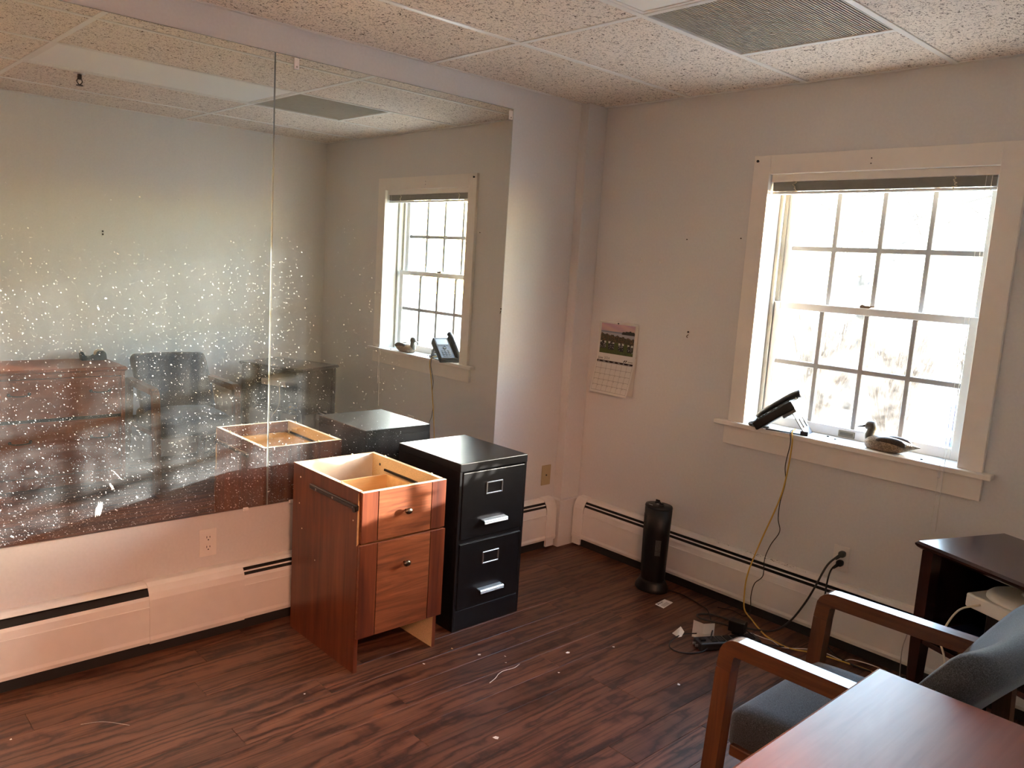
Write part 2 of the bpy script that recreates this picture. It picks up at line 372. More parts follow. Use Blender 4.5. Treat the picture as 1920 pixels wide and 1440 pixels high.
# floor: a base board, the planks on it are single pieces where they can be told apart
b = bx(-0.1, 4.5, YB, 0.0, -0.1, -0.004); floor = struct('floor', b, M['floor'], 'dark reddish brown wood plank floor', 'floor')
PW, PL = 0.118, 1.21
k = 0; plank_mesh = {}
nrow = int(math.ceil(W / PW))
for i in range(nrow):
    x0 = i * PW; x1 = min(x0 + PW, W + 0.08)
    y = -0.0 + random.uniform(0.0, 1.0) * PL; 
    while y > -3.45:
        y0 = y - PL; a0, a1 = max(y0, -3.62), min(y, 0.0)
        if a1 - a0 > 0.02:
            key = (round(x1 - x0, 3), round(a1 - a0, 3))
            if key not in plank_mesh:
                pb = B(); box(pb, 0.0004, x1 - x0 - 0.0004, 0.0005, a1 - a0 - 0.0005, 0.0, 0.004, bev=0.0009)
                me = bpy.data.meshes.new('floor_plank'); bmesh.ops.recalc_face_normals(pb, faces=pb.faces[:]); pb.to_mesh(me); pb.free(); me.materials.append(M['floor']); plank_mesh[key] = me
            o = bpy.data.objects.new('floor_plank', plank_mesh[key]); COL.objects.link(o); o.parent = floor; o.location = (x0, a0, -0.004)
        y = y0
b = bx(0.0, 4.4, YB, -3.62, -0.004, 0.0); o = finish(b, 'floor_boards', M['floor'], floor); o['kind'] = 'stuff'
b = bx(W + 0.08, 4.4, -3.62, -1.6, -0.004, 0.0); o = finish(b, 'floor_boards', M['floor'], floor); o['kind'] = 'stuff'

# ceiling: slab, tiles, grid, grille and a light panel
b = bx(-0.1, W + 0.1, YB, 0.1, H + 0.10, H + 0.2); ceiling = struct('ceiling', b, M['tile'], 'suspended ceiling of fissured acoustic tiles in a white grid', 'ceiling')
XL = [0.0, 0.5935, 0.5935 + T, 0.5935 + 2 * T, 0.5935 + 3 * T, W]
Y1 = -1.1541; YL = [0.0, Y1, Y1 - 2 * T, Y1 - 4 * T, Y1 - 6 * T, YB]
tm = {}
def put_tile(x0, x1, y0, y1):
    g = 0.004; key = (round(x1 - x0, 3), round(y1 - y0, 3))
    if key not in tm:
        pb = bx(g, x1 - x0 - g, g, y1 - y0 - g, 0, 0.016, bev=0.002)
        me = bpy.data.meshes.new('ceiling_tile'); bmesh.ops.recalc_face_normals(pb, faces=pb.faces[:]); pb.to_mesh(me); pb.free(); me.materials.append(M['tile']); tm[key] = me
    o = bpy.data.objects.new('ceiling_tile', tm[key]); COL.objects.link(o); o.parent = ceiling; o.location = (x0, y0, H)
for j in range(5):
    for i in range(5):
        if i == 2 and j == 1: continue
        if i == 2 and j == 0: put_tile(XL[2], XL[3], Y1 + T, 0.0); continue
        put_tile(XL[i], XL[i + 1], YL[j + 1], YL[j])
for x in XL[1:-1]: part('grid_runner', bx(x - 0.012, x + 0.012, YB, 0, H - 0.004, H + 0.02, bev=0.001), M['tee'], ceiling, local=True)
for y in YL[1:-1]:
    for i in range(5): part('cross_tee', bx(XL[i] + (0.012 if i else 0), XL[i + 1] - 0.012, y - 0.012, y + 0.012, H - 0.0035, H + 0.02, bev=0.001), M['tee'], ceiling, local=True)
part('cross_tee', bx(XL[2] + 0.012, XL[3] - 0.012, Y1 + T - 0.012, Y1 + T + 0.012, H - 0.0035, H + 0.02), M['tee'], ceiling, local=True)
for q in ((0.004, 0.024, YB, -0.004), (W - 0.024, W - 0.004, YB, -0.004), (0.024, W - 0.024, -0.024, -0.004)): part('wall_angle', bx(*q, H - 0.003, H + 0.001), M['tee'], ceiling, local=True)

g = thing('return_air_grille', 'square grey metal air grille set in the ceiling near the window wall', 'vent', (XL[2] + T / 2, Y1 + T / 2, H))
gx0, gx1, gy0, gy1 = XL[2] + 0.012, XL[3] - 0.012, Y1 + 0.012, Y1 + T - 0.012
b = B(); n = 56
for k in range(1, n):
    x = gx0 + (gx1 - gx0) * k / n; box(b, x - 0.0020, x + 0.0020, gy0, gy1, H + 0.001, H + 0.011)
M['grille'] = plain('grille_grey', (0.46, 0.43, 0.37), 0.5)
o = part('louver_bars', b, M['grille'], g); o['kind'] = 'stuff'
b = B()
for k in range(1, n):
    y = gy0 + (gy1 - gy0) * k / n; box(b, gx0, gx1, y - 0.0006, y + 0.0006, H + 0.004, H + 0.012)
o = part('cross_bars', b, M['grille'], g); o['kind'] = 'stuff'
part('grille_shade_backing', bx(gx0, gx1, gy0, gy1, H + 0.05, H + 0.06), plain('grille_shade', (0.035, 0.033, 0.030), 0.7), g)  # dark sheet that puts shade behind the grille bars
for (dx, dy) in ((-0.12, -0.05), (0.0, 0.02), (0.12, 0.05), (0.05, -0.1), (-0.06, 0.12)):
    part('rivet', lathe(B(), [(0.0055, H - 0.002), (0.004, H + 0.002)], (g.location.x + dx, g.location.y + dy, 0), 8), M['grille'], g)
g = thing('ceiling_light', 'white flat-lens troffer light, switched off, in the ceiling beside the grille', 'ceiling light', (XL[2] + T / 2, Y1 - T, H))
part('lens', bx(XL[2] + 0.024, XL[3] - 0.024, YL[2] + 0.024, Y1 - 0.024, H + 0.002, H + 0.006), M['lens'], g)
for q in ((XL[2] + 0.012, XL[2] + 0.026, YL[2] + 0.012, Y1 - 0.012), (XL[3] - 0.026, XL[3] - 0.012, YL[2] + 0.012, Y1 - 0.012), (XL[2] + 0.026, XL[3] - 0.026, YL[2] + 0.012, YL[2] + 0.026), (XL[2] + 0.026, XL[3] - 0.026, Y1 - 0.026, Y1 - 0.012)):
    part('frame', bx(*q, H - 0.001, H + 0.03), M['tee'], g)
g = thing('sprinkler_head', 'small dark pendant fire sprinkler hanging from a ceiling tile', 'sprinkler', (1.86, -2.09, H))
part('escutcheon', lathe(B(), [(0.030, H), (0.026, H - 0.006), (0.014, H - 0.008)], (1.86, -2.09, 0), 20), M['chrome'], g, True)
part('body', lathe(B(), [(0.011, H - 0.006), (0.011, H - 0.03), (0.007, H - 0.034)], (1.86, -2.09, 0), 12), M['steel_dark'], g, True)
b = B()
for s in (-1, 1): tube(b, [(1.86, -2.09 + s * 0.009, H - 0.03), (1.86, -2.09 + s * 0.013, H - 0.045), (1.86, -2.09, H - 0.062)], 0.0025, 6, 4)
part('yoke', b, M['steel_dark'], g, True)
part('deflector', lathe(B(), [(0.017, H - 0.062), (0.018, H - 0.065)], (1.86, -2.09, 0), 16), M['steel_dark'], g)

# boxed pipe post in the corner
b = B(); box(b, 0, 0.0597, -0.1466, 0, 0, H, bev=0.0015); o = struct('trim_1', b, M['wall'], 'narrow boxed pipe post painted grey in the room corner', 'post')
part('post_base', bx(0, 0.087, -0.177, 0, 0, 0.268, bev=0.002), M['wall'], o, local=True)

# ------------------------------------------------------------------ window
win = bpy.data.objects.new('window_1', None); COL.objects.link(win); win['kind'] = 'structure'
win['label'] = 'double hung white window with sixteen panes and a wide cream casing'; win['category'] = 'window'
win.location = (1.55, 0, 0.885)
A0, A1, ZT, ZS = 0.9937, 2.1106, 2.119, 0.885; I0, I1, IZ = 1.077, 2.020, 2.035
part('casing_left', bx(A0, I0, -0.02, 0, ZS, ZT, bev=0.0015), M['trim'], win)
part('casing_right', bx(I1, A1, -0.02, 0, ZS, ZT, bev=0.0015), M['trim'], win)
part('casing_head', bx(I0, I1, -0.0195, 0, IZ, ZT - 0.0005, bev=0.001), M['trim'], win)
part('sill', bx(0.930, 2.150, -0.045, 0.0, 0.862, ZS, bev=0.004, seg=2), M['trim'], win)
part('sill_board', bx(WX0, WX1, 0.0, 0.22, 0.862, ZS), M['vinyl'], win)
part('apron', bx(0.975, 2.115, -0.018, 0, 0.772, 0.862, bev=0.0015), M['trim'], win)
b = B(); box(b, WX0, I0, 0.0, 0.22, ZS, IZ); box(b, I1, WX1, 0.0, 0.22, ZS, IZ); box(b, WX0, WX1, 0.0, 0.22, IZ, WZ1)
part('jamb', b, M['vinyl'], win)
for s, xx in ((1, I0), (-1, I1)):
    for yy in (0.100, 0.148, 0.190):
        x2 = xx + s * 0.018
        part('track_rib', bx(min(xx, x2), max(xx, x2), yy, yy + 0.008, ZS, IZ), M['track'], win)
MUX = (1.331, 1.535, 1.739)
def sash(name, y0, y1, zb, zt, rail_b, rail_t, mz, x0=1.085, x1=1.990, st=0.042):
    s = part(name, B(), M['vinyl'], win)
    s.data.materials.clear()
    b = bmesh.new(); lo = win.location
    def bb(*q, bev=0.002):
        box(b, q[0], q[1], q[2], q[3], q[4], q[5], bev=bev)
    bb(x0, x0 + st, y0, y1, zb, zt); bb(x1 - st, x1, y0, y1, zb, zt)
    bb(x0 + st, x1 - st, y0, y1, zb, zb + rail_b); bb(x0 + st, x1 - st, y0, y1, zt - rail_t, zt)
    bmesh.ops.translate(b, verts=b.verts[:], vec=-Vector(lo)); bmesh.ops.recalc_face_normals(b, faces=b.faces[:]); b.to_mesh(s.data); b.free(); s.data.materials.append(M['vinyl'])
    gx0, gx1, gz0, gz1 = x0 + st, x1 - st, zb + rail_b, zt - rail_t; ym = (y0 + y1) / 2
    for x in MUX: part('muntin', bx(x - 0.0115, x + 0.0115, ym - 0.010, ym + 0.010, gz0, gz1, bev=0.003), M['muntin'], s)
    part('muntin', bx(gx0, gx1, ym - 0.0095, ym + 0.0095, mz - 0.0115, mz + 0.0115, bev=0.003), M['muntin'], s)
    xs = (gx0,) + MUX + (gx1,); zs = (gz0, mz, gz1)
    for i in range(4):
        for j in range(2): part('pane', bx(xs[i], xs[i + 1], ym - 0.0015, ym + 0.0015, zs[j], zs[j + 1]), M['pane'], s)
    return s
up = sash('upper_sash', 0.156, 0.188, 1.433, IZ, 0.034, 0.045, 1.716)
lowr = sash('lower_sash', 0.114, 0.146, ZS, 1.466, 0.045, 0.032, 1.187)
part('sash_lock', prism(B(), [(1.500, 1.466), (1.540, 1.466), (1.550, 1.472), (1.565, 1.474), (1.565, 1.478), (1.525, 1.477), (1.510, 1.482), (1.500, 1.474)], 'y', 0.12, 0.138), M['knob_metal'], lowr)
part('lift_recess', bx(1.478, 1.553, 0.1095, 0.115, 0.891, 0.919, bev=0.002), plain('lift_bronze', (0.20, 0.17, 0.12), 0.4), lowr)
part('lift_slot', bx(1.486, 1.545, 0.1082, 0.111, 0.899, 0.913, bev=0.001), plain('lift_brown', (0.09, 0.075, 0.05), 0.5), lowr)

# mini blind pulled all the way up
bl = thing('mini_blind', 'raised white mini blind bunched at the top of the window', 'blind', (1.55, 0.02, 1.955))
part('head_rail', bx(1.079, 2.018, 0.003, 0.036, 2.003, 2.0345, bev=0.001), M['trim'], bl)
for k in range(9):
    z = 1.962 + k * 0.0044; part('slat', bx(1.086, 2.008, 0.007, 0.032, z, z + 0.0041), M['slat'], bl)
part('bottom_rail', bx(1.084, 2.010, 0.006, 0.033, 1.947, 1.959, bev=0.003), M['vinyl'], bl)
for xx in (1.195, 1.858):
    pts = [(xx + random.uniform(-0.012, 0.012), 0.004 + random.uniform(-0.004, 0.004), 2.004 - 0.05 * t / 13) for t in range(14)]
    part('cord_bunch', tube(B(), pts, 0.0016, 5, 4), M['cream_cable'], bl, True)
part('tilt_wand', tube(B(), [(1.992, 0.0, 2.0), (1.985, -0.008, 1.5), (1.982, -0.012, 1.0), (1.984, -0.046, 0.895), (1.986, -0.048, 0.62)], 0.0013, 6, 6), M['white_plastic'], bl, True)
part('lift_cord', tube(B(), [(1.972, 0.0, 2.0), (1.968, -0.01, 1.3), (1.967, -0.014, 0.93), (1.969, -0.047, 0.885), (1.968, -0.048, 0.6), (1.972, -0.04, 0.45)], 0.001, 6, 6), M['white_plastic'], bl, True)
part('cord_tassel', lathe(B(), [(0.002, 0.862), (0.005, 0.858), (0.0065, 0.838), (0.003, 0.834)], (1.969, -0.048, 0), 10), M['white_plastic'], bl, True)

# ------------------------------------------------------------------ mirrors
def mirror(y0, y1, label, clips):
    z0, z1 = 0.498, 2.3145; t = thing('wall_mirror', label, 'mirror', (0.0, (y0 + y1) / 2, z0), group='wall mirrors')
    b = B(); e = 0.0022
    f = [(0.006, y0 + e, z0 + e), (0.006, y1 - e, z0 + e), (0.006, y1 - e, z1 - e), (0.006, y0 + e, z1 - e)]
    s = part('glass', B(), M['mirror'], t); s.data.materials.clear()
    v = [b.verts.new(p) for p in f]; b.faces.new(v)
    bmesh.ops.translate(b, verts=b.verts[:], vec=-Vector(t.location)); b.to_mesh(s.data); b.free(); s.data.materials.append(M['mirror'])
    for nm, q in (('edge', [(y0, z0), (y1, z0), (y1 - e, z0 + e), (y0 + e, z0 + e)]), ('edge', [(y0, z1), (y1, z1), (y1 - e, z1 - e), (y0 + e, z1 - e)]),
                  ('edge', [(y0, z0), (y0, z1), (y0 + e, z1 - e), (y0 + e, z0 + e)]), ('edge', [(y1, z0), (y1, z1), (y1 - e, z1 - e), (y1 - e, z0 + e)])):
        bb = B()
        top = [bb.verts.new((0.005 if i < 2 else 0.006, p[0], p[1])) for i, p in enumerate(q)]; bot = [bb.verts.new((0.0012, p[0], p[1])) for p in q]
        bb.faces.new(top); bb.faces.new(bot[::-1])
        for i in range(4): bb.faces.new((top[i], bot[i], bot[(i + 1) % 4], top[(i + 1) % 4]))
        part(nm, bb, M['glass_edge'], t)
    part('backing', bx(0.0, 0.0012, y0, y1, z0, z1), M['mirror_back'], t)
    # grit and dried splashes stuck on the glass, thicker low down and towards the room's near end
    rs = random.Random(int(-y0 * 1000)); b = B(); k = 0
    while k < (8500 if y0 < -2.5 else 2400):
        y = rs.uniform(y0 + 0.01, y1 - 0.01) if y0 < -2.5 else y0 + 0.005 + (y1 - y0) * 0.55 * rs.random() ** 1.6
        z = z0 + 0.01 + 1.25 * rs.random() ** 1.4
        if rs.random() < max(0.0, (z - 1.45) / 0.35): continue
        sz = 0.0005 + 0.0014 * rs.random() ** 4.5 + (0.0035 * rs.random() if rs.random() < 0.006 else 0); sz *= 1.0 - 0.25 * min(1.0, (z - z0) / 1.1); ln = sz * rs.uniform(1.0, 2.4); a = rs.gauss(-0.6, 0.35); c, sn_ = math.cos(a), math.sin(a)
        q = [(ln, 0), (0.3 * ln, 0.8 * sz), (-0.8 * ln, 0.5 * sz), (-0.7 * ln, -0.6 * sz), (0.4 * ln, -0.7 * sz)]
        b.faces.new([b.verts.new((0.00625, y + u * c - w * sn_, z + u * sn_ + w * c)) for u, w in q]); k += 1
    o = part('dust_specks', b, M['grit'], t); o['kind'] = 'stuff'
    for (cy, cz, d) in clips:
        c = part('clip', bx(0.002, 0.011, cy - 0.011, cy + 0.011, cz - 0.022 * (1 if d > 0 else 0.35), cz + 0.022 * (1 if d > 0 else 0.35), bev=0.002), M['clear_clip'], t)
        if d > 0: part('clip_screw', lathe(B(), [(0.004, 0.011), (0.003, 0.0125)], (0, cy, cz - 0.012), 10, axis='x'), M['screw'], c)
    return t
mirror(-1.8915, -0.6328, 'tall frameless mirror beside the corner post, reflecting the window', [(-1.803, 2.288, 1), (-0.652, 2.282, 1), (-1.781, 0.497, -1)])
mir_near = mirror(-3.150, -1.8940, 'tall frameless dusty mirror reflecting the dresser and chair', [(-1.985, 0.495, -1), (-3.0, 2.288, 1)])

def splash(parent_y, parent, strokes):
    for (y, z, ln, w, a) in strokes:
        b = B(); n = 8
        for s_ in range(3):
            pts = [(0.0064 + 0.0001 * s_, y + math.cos(a) * ln * (i / n - 0.5) + s_ * w * 0.6 - w * 0.6, z + math.sin(a) * ln * (i / n - 0.5) + w * 0.4 * math.sin(i * 1.7 + s_)) for i in range(n + 1)]
            for i in range(n):
                h0, h1 = w * 0.5 * math.sin(PI * (i + 0.15) / (n + 0.3)), w * 0.5 * math.sin(PI * (i + 1.15) / (n + 0.3))
                p, q = pts[i], pts[i + 1]; b.faces.new([b.verts.new(v) for v in ((p[0], p[1] - h0, p[2]), (q[0], q[1] - h1, q[2]), (q[0], q[1] + h1, q[2]), (p[0], p[1] + h0, p[2]))])
        part('paint_smear', b, M['paper'], parent)
splash(0, mir_near, [(-2.545, 0.585, 0.055, 0.010, 1.35), (-2.50, 0.665, 0.030, 0.004, -1.1), (-2.88, 0.66, 0.035, 0.004, 0.9), (-2.48, 0.705, 0.05, 0.0016, -0.9), (-2.86, 0.63, 0.022, 0.004, 0.4)])
# ------------------------------------------------------------------ baseboard heaters
def heater_run(name, label, wall, a0, a1, pieces, base_loc):
    """wall 'x': along y on the left wall; wall 'y': along x on the far wall. d = distance from the wall"""
    t = thing(name, label, 'baseboard heater', base_loc)
    def pr(bm, pts, q0, q1):
        if wall == 'x': return prism(bm, pts, 'y', q0, q1)
        return prism(bm, [(-p[0], p[1]) for p in pts], 'x', q0, q1)
    part('back_plate', pr(B(), [(0, 0.03), (0.003, 0.03), (0.003, 0.272), (0, 0.275)], a0, a1), M['heater_white'], t)
    part('slot_shade_fill', pr(B(), [(0.004, 0.07), (0.060, 0.07), (0.060, 0.215), (0.050, 0.236), (0.034, 0.252), (0.004, 0.256)], a0, a1), M['slot_black'], t)  # black fill standing in for the shade inside the slot
    part('floor_gap_shade', pr(B(), [(0.002, 0.001), (0.052, 0.001), (0.052, 0.04), (0.002, 0.04)], a0, a1), M['slot_black'], t)  # solid black strip standing in for the shade under the panel
    front = [(0.0655, 0.048), (0.0705, 0.050), (0.0735, 0.064), (0.070, 0.076), (0.070, 0.190), (0.0715, 0.1905), (0.0715, 0.194), (0.069, 0.196), (0.066, 0.222), (0.060, 0.234), (0.057, 0.232), (0.063, 0.220), (0.066, 0.19), (0.066, 0.05)]
    hood = [(0.0, 0.277), (0.022, 0.277), (0.036, 0.273), (0.047, 0.264), (0.045, 0.262), (0.034, 0.270), (0.02, 0.274), (0.0, 0.274)]
    dmp = [(0.0505, 0.2495), (0.0550, 0.2455), (0.0562, 0.2468), (0.0517, 0.2510)]
    closed = [(0.0655, 0.046), (0.073, 0.048), (0.0765, 0.064), (0.0735, 0.078), (0.0735, 0.196), (0.072, 0.222), (0.065, 0.246), (0.050, 0.268), (0.032, 0.279), (0.0, 0.281), (0.0, 0.278), (0.03, 0.276), (0.048, 0.265), (0.062, 0.244), (0.068, 0.222), (0.0705, 0.195), (0.0705, 0.05)]
    for kind, q0, q1 in pieces:
        if kind in ('open', 'damper'):
            part('front_panel', pr(B(), front, q0, q1), M['heater_white'], t)
            part('top_hood', pr(B(), hood, q0, q1), M['heater_white'], t)
            if kind == 'damper': part('damper', pr(B(), dmp, q0, q1), M['heater_white'], t)
        else:
            part('end_cap' if kind == 'cap' else 'joint_cover', pr(B(), closed, q0, q1), M['heater_white'], t)
            if kind == 'cap':
                part('cap_foot', pr(B(), [(0.060, 0.012), (0.0725, 0.012), (0.0725, 0.05), (0.060, 0.05)], q0 + 0.004, q1 - 0.012), M['heater_white'], t)
    return t
heater_run('baseboard_heater', 'long white baseboard heater under the mirrors, with a rounded joint cover', 'x', -4.6, -0.187,
           [('open', -4.6, -2.385), ('joint', -2.390, -2.015), ('damper', -2.02, -0.262), ('cap', -0.262, -0.187)], (0.0, -2.2, 0.0))
hr_far = heater_run('baseboard_heater', 'white baseboard heater running below the window behind the cords', 'y', 0.094, 2.85,
           [('cap', 0.094, 0.168), ('damper', 0.168, 2.85)], (1.5, 0.0, 0.0))

b = B(); rs = random.Random(4)
for k in range(70):
    x = rs.gauss(1.27, 0.10); d = rs.uniform(0.004, 0.030); z0 = 0.2775; sz = rs.uniform(0.0008, 0.003)
    b.faces.new([b.verts.new((x + u * sz * 1.6, -d + w * sz, z0)) for u, w in ((-1, -0.6), (0.7, -1), (1, 0.5), (-0.4, 1))])
o = part('grime', b, M['slot_black'], hr_far); o['kind'] = 'stuff'
# ------------------------------------------------------------------ wall plates
def outlet(label, loc, face, plugs=False):
    t = thing('wall_outlet', label, 'outlet', loc)
    def pl(u0, u1, z0, z1, d0, d1, bev=0.001):
        if face == 'x': return bx(loc[0] + d0, loc[0] + d1, loc[1] + u0, loc[1] + u1, loc[2] + z0, loc[2] + z1, bev=bev)
        return bx(loc[0] + u0, loc[0] + u1, loc[1] - d1, loc[1] - d0, loc[2] + z0, loc[2] + z1, bev=bev)
    part('cover_plate', pl(-0.035, 0.035, 0, 0.114, 0, 0.006, 0.002), M['outlet'], t)
    for zc in (0.037, 0.077):
        b = B()
        pts = [(0.0165 * math.cos(a), max(-0.0135, min(0.0135, 0.0165 * math.sin(a)))) for a in [2 * PI * k / 28 for k in range(28)]]
        if face == 'x': prism(b, [(loc[1] + p[0], loc[2] + zc + p[1]) for p in pts], 'x', 0.004, 0.0078)
        else: prism(b, [(loc[0] + p[0], loc[2] + zc + p[1]) for p in pts], 'y', -0.0078, -0.004)
        r = part('receptacle', b, M['outlet'], t)
        for u, hh in ((-0.0062, 0.0045), (0.0062, 0.0036)): part('slot', pl(u - 0.0013, u + 0.0013, zc - hh + 0.003, zc + hh + 0.003, 0.006, 0.0081, 0), M['slot_black'], r)
        part('slot', pl(-0.0025, 0.0025, zc - 0.0105, zc - 0.0058, 0.006, 0.0081, 0), M['slot_black'], r)
    part('plate_screw', pl(-0.0025, 0.0025, 0.0545, 0.0595, 0.005, 0.0075, 0.0008), M['outlet'], t)
    return t
outlet('white duplex outlet below the dusty mirror, nothing plugged in', (0.0, -2.141, 0.326), 'x')
outlet('white duplex outlet under the window with two black plugs', (1.610, 0.0, 0.324), 'y')
t = thing('wall_plate', 'beige blank wall plate with a small centre hole beside the corner post', 'wall plate', (0, -0.222, 0.348))
part('cover_plate', bx(0, 0.006, -0.257, -0.187, 0.348, 0.462, bev=0.002), M['beige'], t)
part('jack', lathe(B(), [(0.005, 0.005), (0.005, 0.0075)], (0, -0.222, 0.405), 10, axis='x'), M['slot_black'], t)

# ------------------------------------------------------------------ black two drawer file cabinet
FX0, FX1, FY0, FY1, FZ = 0.1447, 0.585, -1.3301, -0.9489, 0.7354
t = thing('file_cabinet', 'black metal two-drawer file cabinet with chrome label holders', 'file cabinet', ((FX0 + FX1) / 2, (FY0 + FY1) / 2, 0))
b = B(); BM = M['black_metal']
box(b, FX0, FX1 - 0.02, FY0, FY0 + 0.012, 0.0, FZ - 0.012, bev=0.001); box(b, FX0, FX1 - 0.02, FY1 - 0.012, FY1, 0.0, FZ - 0.012, bev=0.001); box(b, FX0, FX0 + 0.012, FY0 + 0.012, FY1 - 0.012, 0, FZ - 0.012)
box(b, FX0 + 0.012, FX1 - 0.03, FY0 + 0.012, FY1 - 0.012, 0.07, 0.08)
part('body', b, BM, t)
part('top_panel', bx(FX0 - 0.001, FX1, FY0 - 0.001, FY1 + 0.001, FZ - 0.036, FZ, bev=0.003, seg=2), BM, t)
for (q0, q1) in ((FY0, FY0 + 0.014), (FY1 - 0.014, FY1)): part('front_stile', bx(FX1 - 0.022, FX1 - 0.002, q0, q1, 0.0, FZ - 0.036, bev=0.0015), BM, t)
part('front_rail', bx(FX1 - 0.022, FX1 - 0.006, FY0 + 0.014, FY1 - 0.014, 0.386, 0.402), BM, t)
part('plinth', bx(FX1 - 0.022, FX1 - 0.003, FY0 + 0.014, FY1 - 0.014, 0.0, 0.090, bev=0.001), BM, t)
for z0, z1 in ((0.405, 0.694), (0.095, 0.386)):
    d = part('drawer', bx(FX1 - 0.020, FX1 + 0.002, FY0 + 0.016, FY1 - 0.016, z0, z1, bev=0.003, seg=2), BM, t)
    yc = (FY0 + FY1) / 2; zc = z0 + 0.209
    b = B(); w, h, e = 0.046, 0.027, 0.0055
    box(b, FX1 + 0.002, FX1 + 0.006, yc - w, yc + w, zc + h - e, zc + h, bev=0.001); box(b, FX1 + 0.002, FX1 + 0.006, yc - w, yc + w, zc - h, zc - h + e, bev=0.001)
    box(b, FX1 + 0.002, FX1 + 0.006, yc - w, yc - w + e, zc - h + e, zc + h - e); box(b, FX1 + 0.002, FX1 + 0.006, yc + w - e, yc + w, zc - h + e, zc + h - e)
    o = part('label_holder', b, M['chrome'], d); o['label'] = 'chrome label frame'
    zh = z0 + 0.066
    b = B(); prism(b, [(FX1 + 0.002, zh + 0.010), (FX1 + 0.026, zh + 0.008), (FX1 + 0.030, zh + 0.004), (FX1 + 0.030, zh - 0.008), (FX1 + 0.027, zh - 0.008), (FX1 + 0.026, zh + 0.003), (FX1 + 0.002, zh + 0.006)], 'y', yc - 0.066, yc + 0.066)
    for k in range(3): box(b, FX1 + 0.0295, FX1 + 0.0312, yc - 0.066, yc + 0.066, zh - 0.006 + k * 0.0042, zh - 0.0042 + k * 0.0042)
    o = part('handle', b, M['chrome'], d); o['label'] = 'chrome pull handle'

# ------------------------------------------------------------------ cherry cabinet without its top
CX0, CX1, CY0, CY1, CZ = 0.1405, 0.634, -1.8446, -1.4604, 0.7082; th = 0.016
t = thing('drawer_cabinet', 'cherry laminate two-drawer cabinet with its top missing, open box', 'cabinet', (0.40, -1.652, 0))
def panel(name, x0, x1, y0, y1, z0, z1, outm, inn, side):
    """board: outer face laminate, inner face chipboard, raw top edge"""
    b = B(); box(b, x0, x1, y0, y1, z0, z1)
    for f in b.faces:
        f.normal_update(); c = f.calc_center_median(); n = f.normal
        f.material_index = 1
    bmesh.ops.recalc_face_normals(b, faces=b.faces[:])
    for f in b.faces:
        n = f.normal
        if n.z > 0.9: f.material_index = 2
        elif n.dot(Vector(side)) > 0.9 or abs(n.z) > 0.9: f.material_index = 0
        elif n.dot(Vector(side)) < -0.9: f.material_index = 1
        else: f.material_index = 0
    return part(name, b, [outm, inn, M['edge_band']], t)
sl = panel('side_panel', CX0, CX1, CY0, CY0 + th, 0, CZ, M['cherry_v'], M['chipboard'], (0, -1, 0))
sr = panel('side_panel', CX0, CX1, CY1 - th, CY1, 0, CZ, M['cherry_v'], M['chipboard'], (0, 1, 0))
panel('back_panel', CX0, CX0 + th, CY0 + th, CY1 - th, 0.09, CZ, M['cherry_v'], plain('white_backboard', (0.52, 0.48, 0.43), 0.6), (-1, 0, 0))
part('bottom_board', bx(CX0 + th, CX1 - 0.01, CY0 + th, CY1 - th, 0.150, 0.166), M['chipboard'], t)
# the drawer slide on the outside, dark metal
b = B(); box(b, 0.288, 0.636, CY0 - 0.010, CY0, 0.6355, 0.6555, bev=0.002); box(b, 0.300, 0.620, CY0 - 0.013, CY0 - 0.010, 0.641, 0.650)
r = part('slide_rail', b, M['steel_dark'], t); r['label'] = 'dark metal drawer slide'
for x in (0.345, 0.47, 0.615): part('rail_screw', lathe(B(), [(0.0045, CY0 - 0.0145), (0.0045, CY0 - 0.0125)], (x, 0, 0.6455), 10, axis='y'), M['screw'], r)
part('rail_roller', lathe(B(), [(0.011, CY0 - 0.016), (0.011, CY0 - 0.009)], (0.624, 0, 0.640), 14, axis='y'), M['steel_dark'], r)
for (x, z) in ((0.20, 0.66), (0.195, 0.55), (0.60, 0.59), (0.33, 0.35), (0.22, 0.45)): part('screw_cap', lathe(B(), [(0.003, CY0 - 0.0012), (0.003, CY0 + 0.001)], (x, 0, z), 8, axis='y'), M['edge_band'], sl)
for (x, y) in ((0.19, CY0 + 0.008), (0.50, CY0 + 0.008), (0.24, CY1 - 0.008), (0.57, CY1 - 0.008)):
    part('nail_stub', bx(x - 0.004, x + 0.004, y - 0.003, y + 0.003, CZ, CZ + 0.006, bev=0.0015), M['edge_band'], sl if y < -1.6 else sr)
part('nail_stub', bx(CX0 + 0.004, CX0 + 0.012, -1.58, -1.572, CZ, CZ + 0.006, bev=0.0015), M['edge_band'], t)
for (x, z) in ((0.215, 0.67), (0.56, 0.655)): part('cam_hole', lathe(B(), [(0.006, CY1 - th - 0.001), (0.006, CY1 - th + 0.002)], (x, 0, z), 12, axis='y'), M['steel_dark'], sr)
part('inner_slide', bx(0.254, 0.60, CY1 - th - 0.006, CY1 - th, 0.651, 0.660), M['steel_dark'], sr)
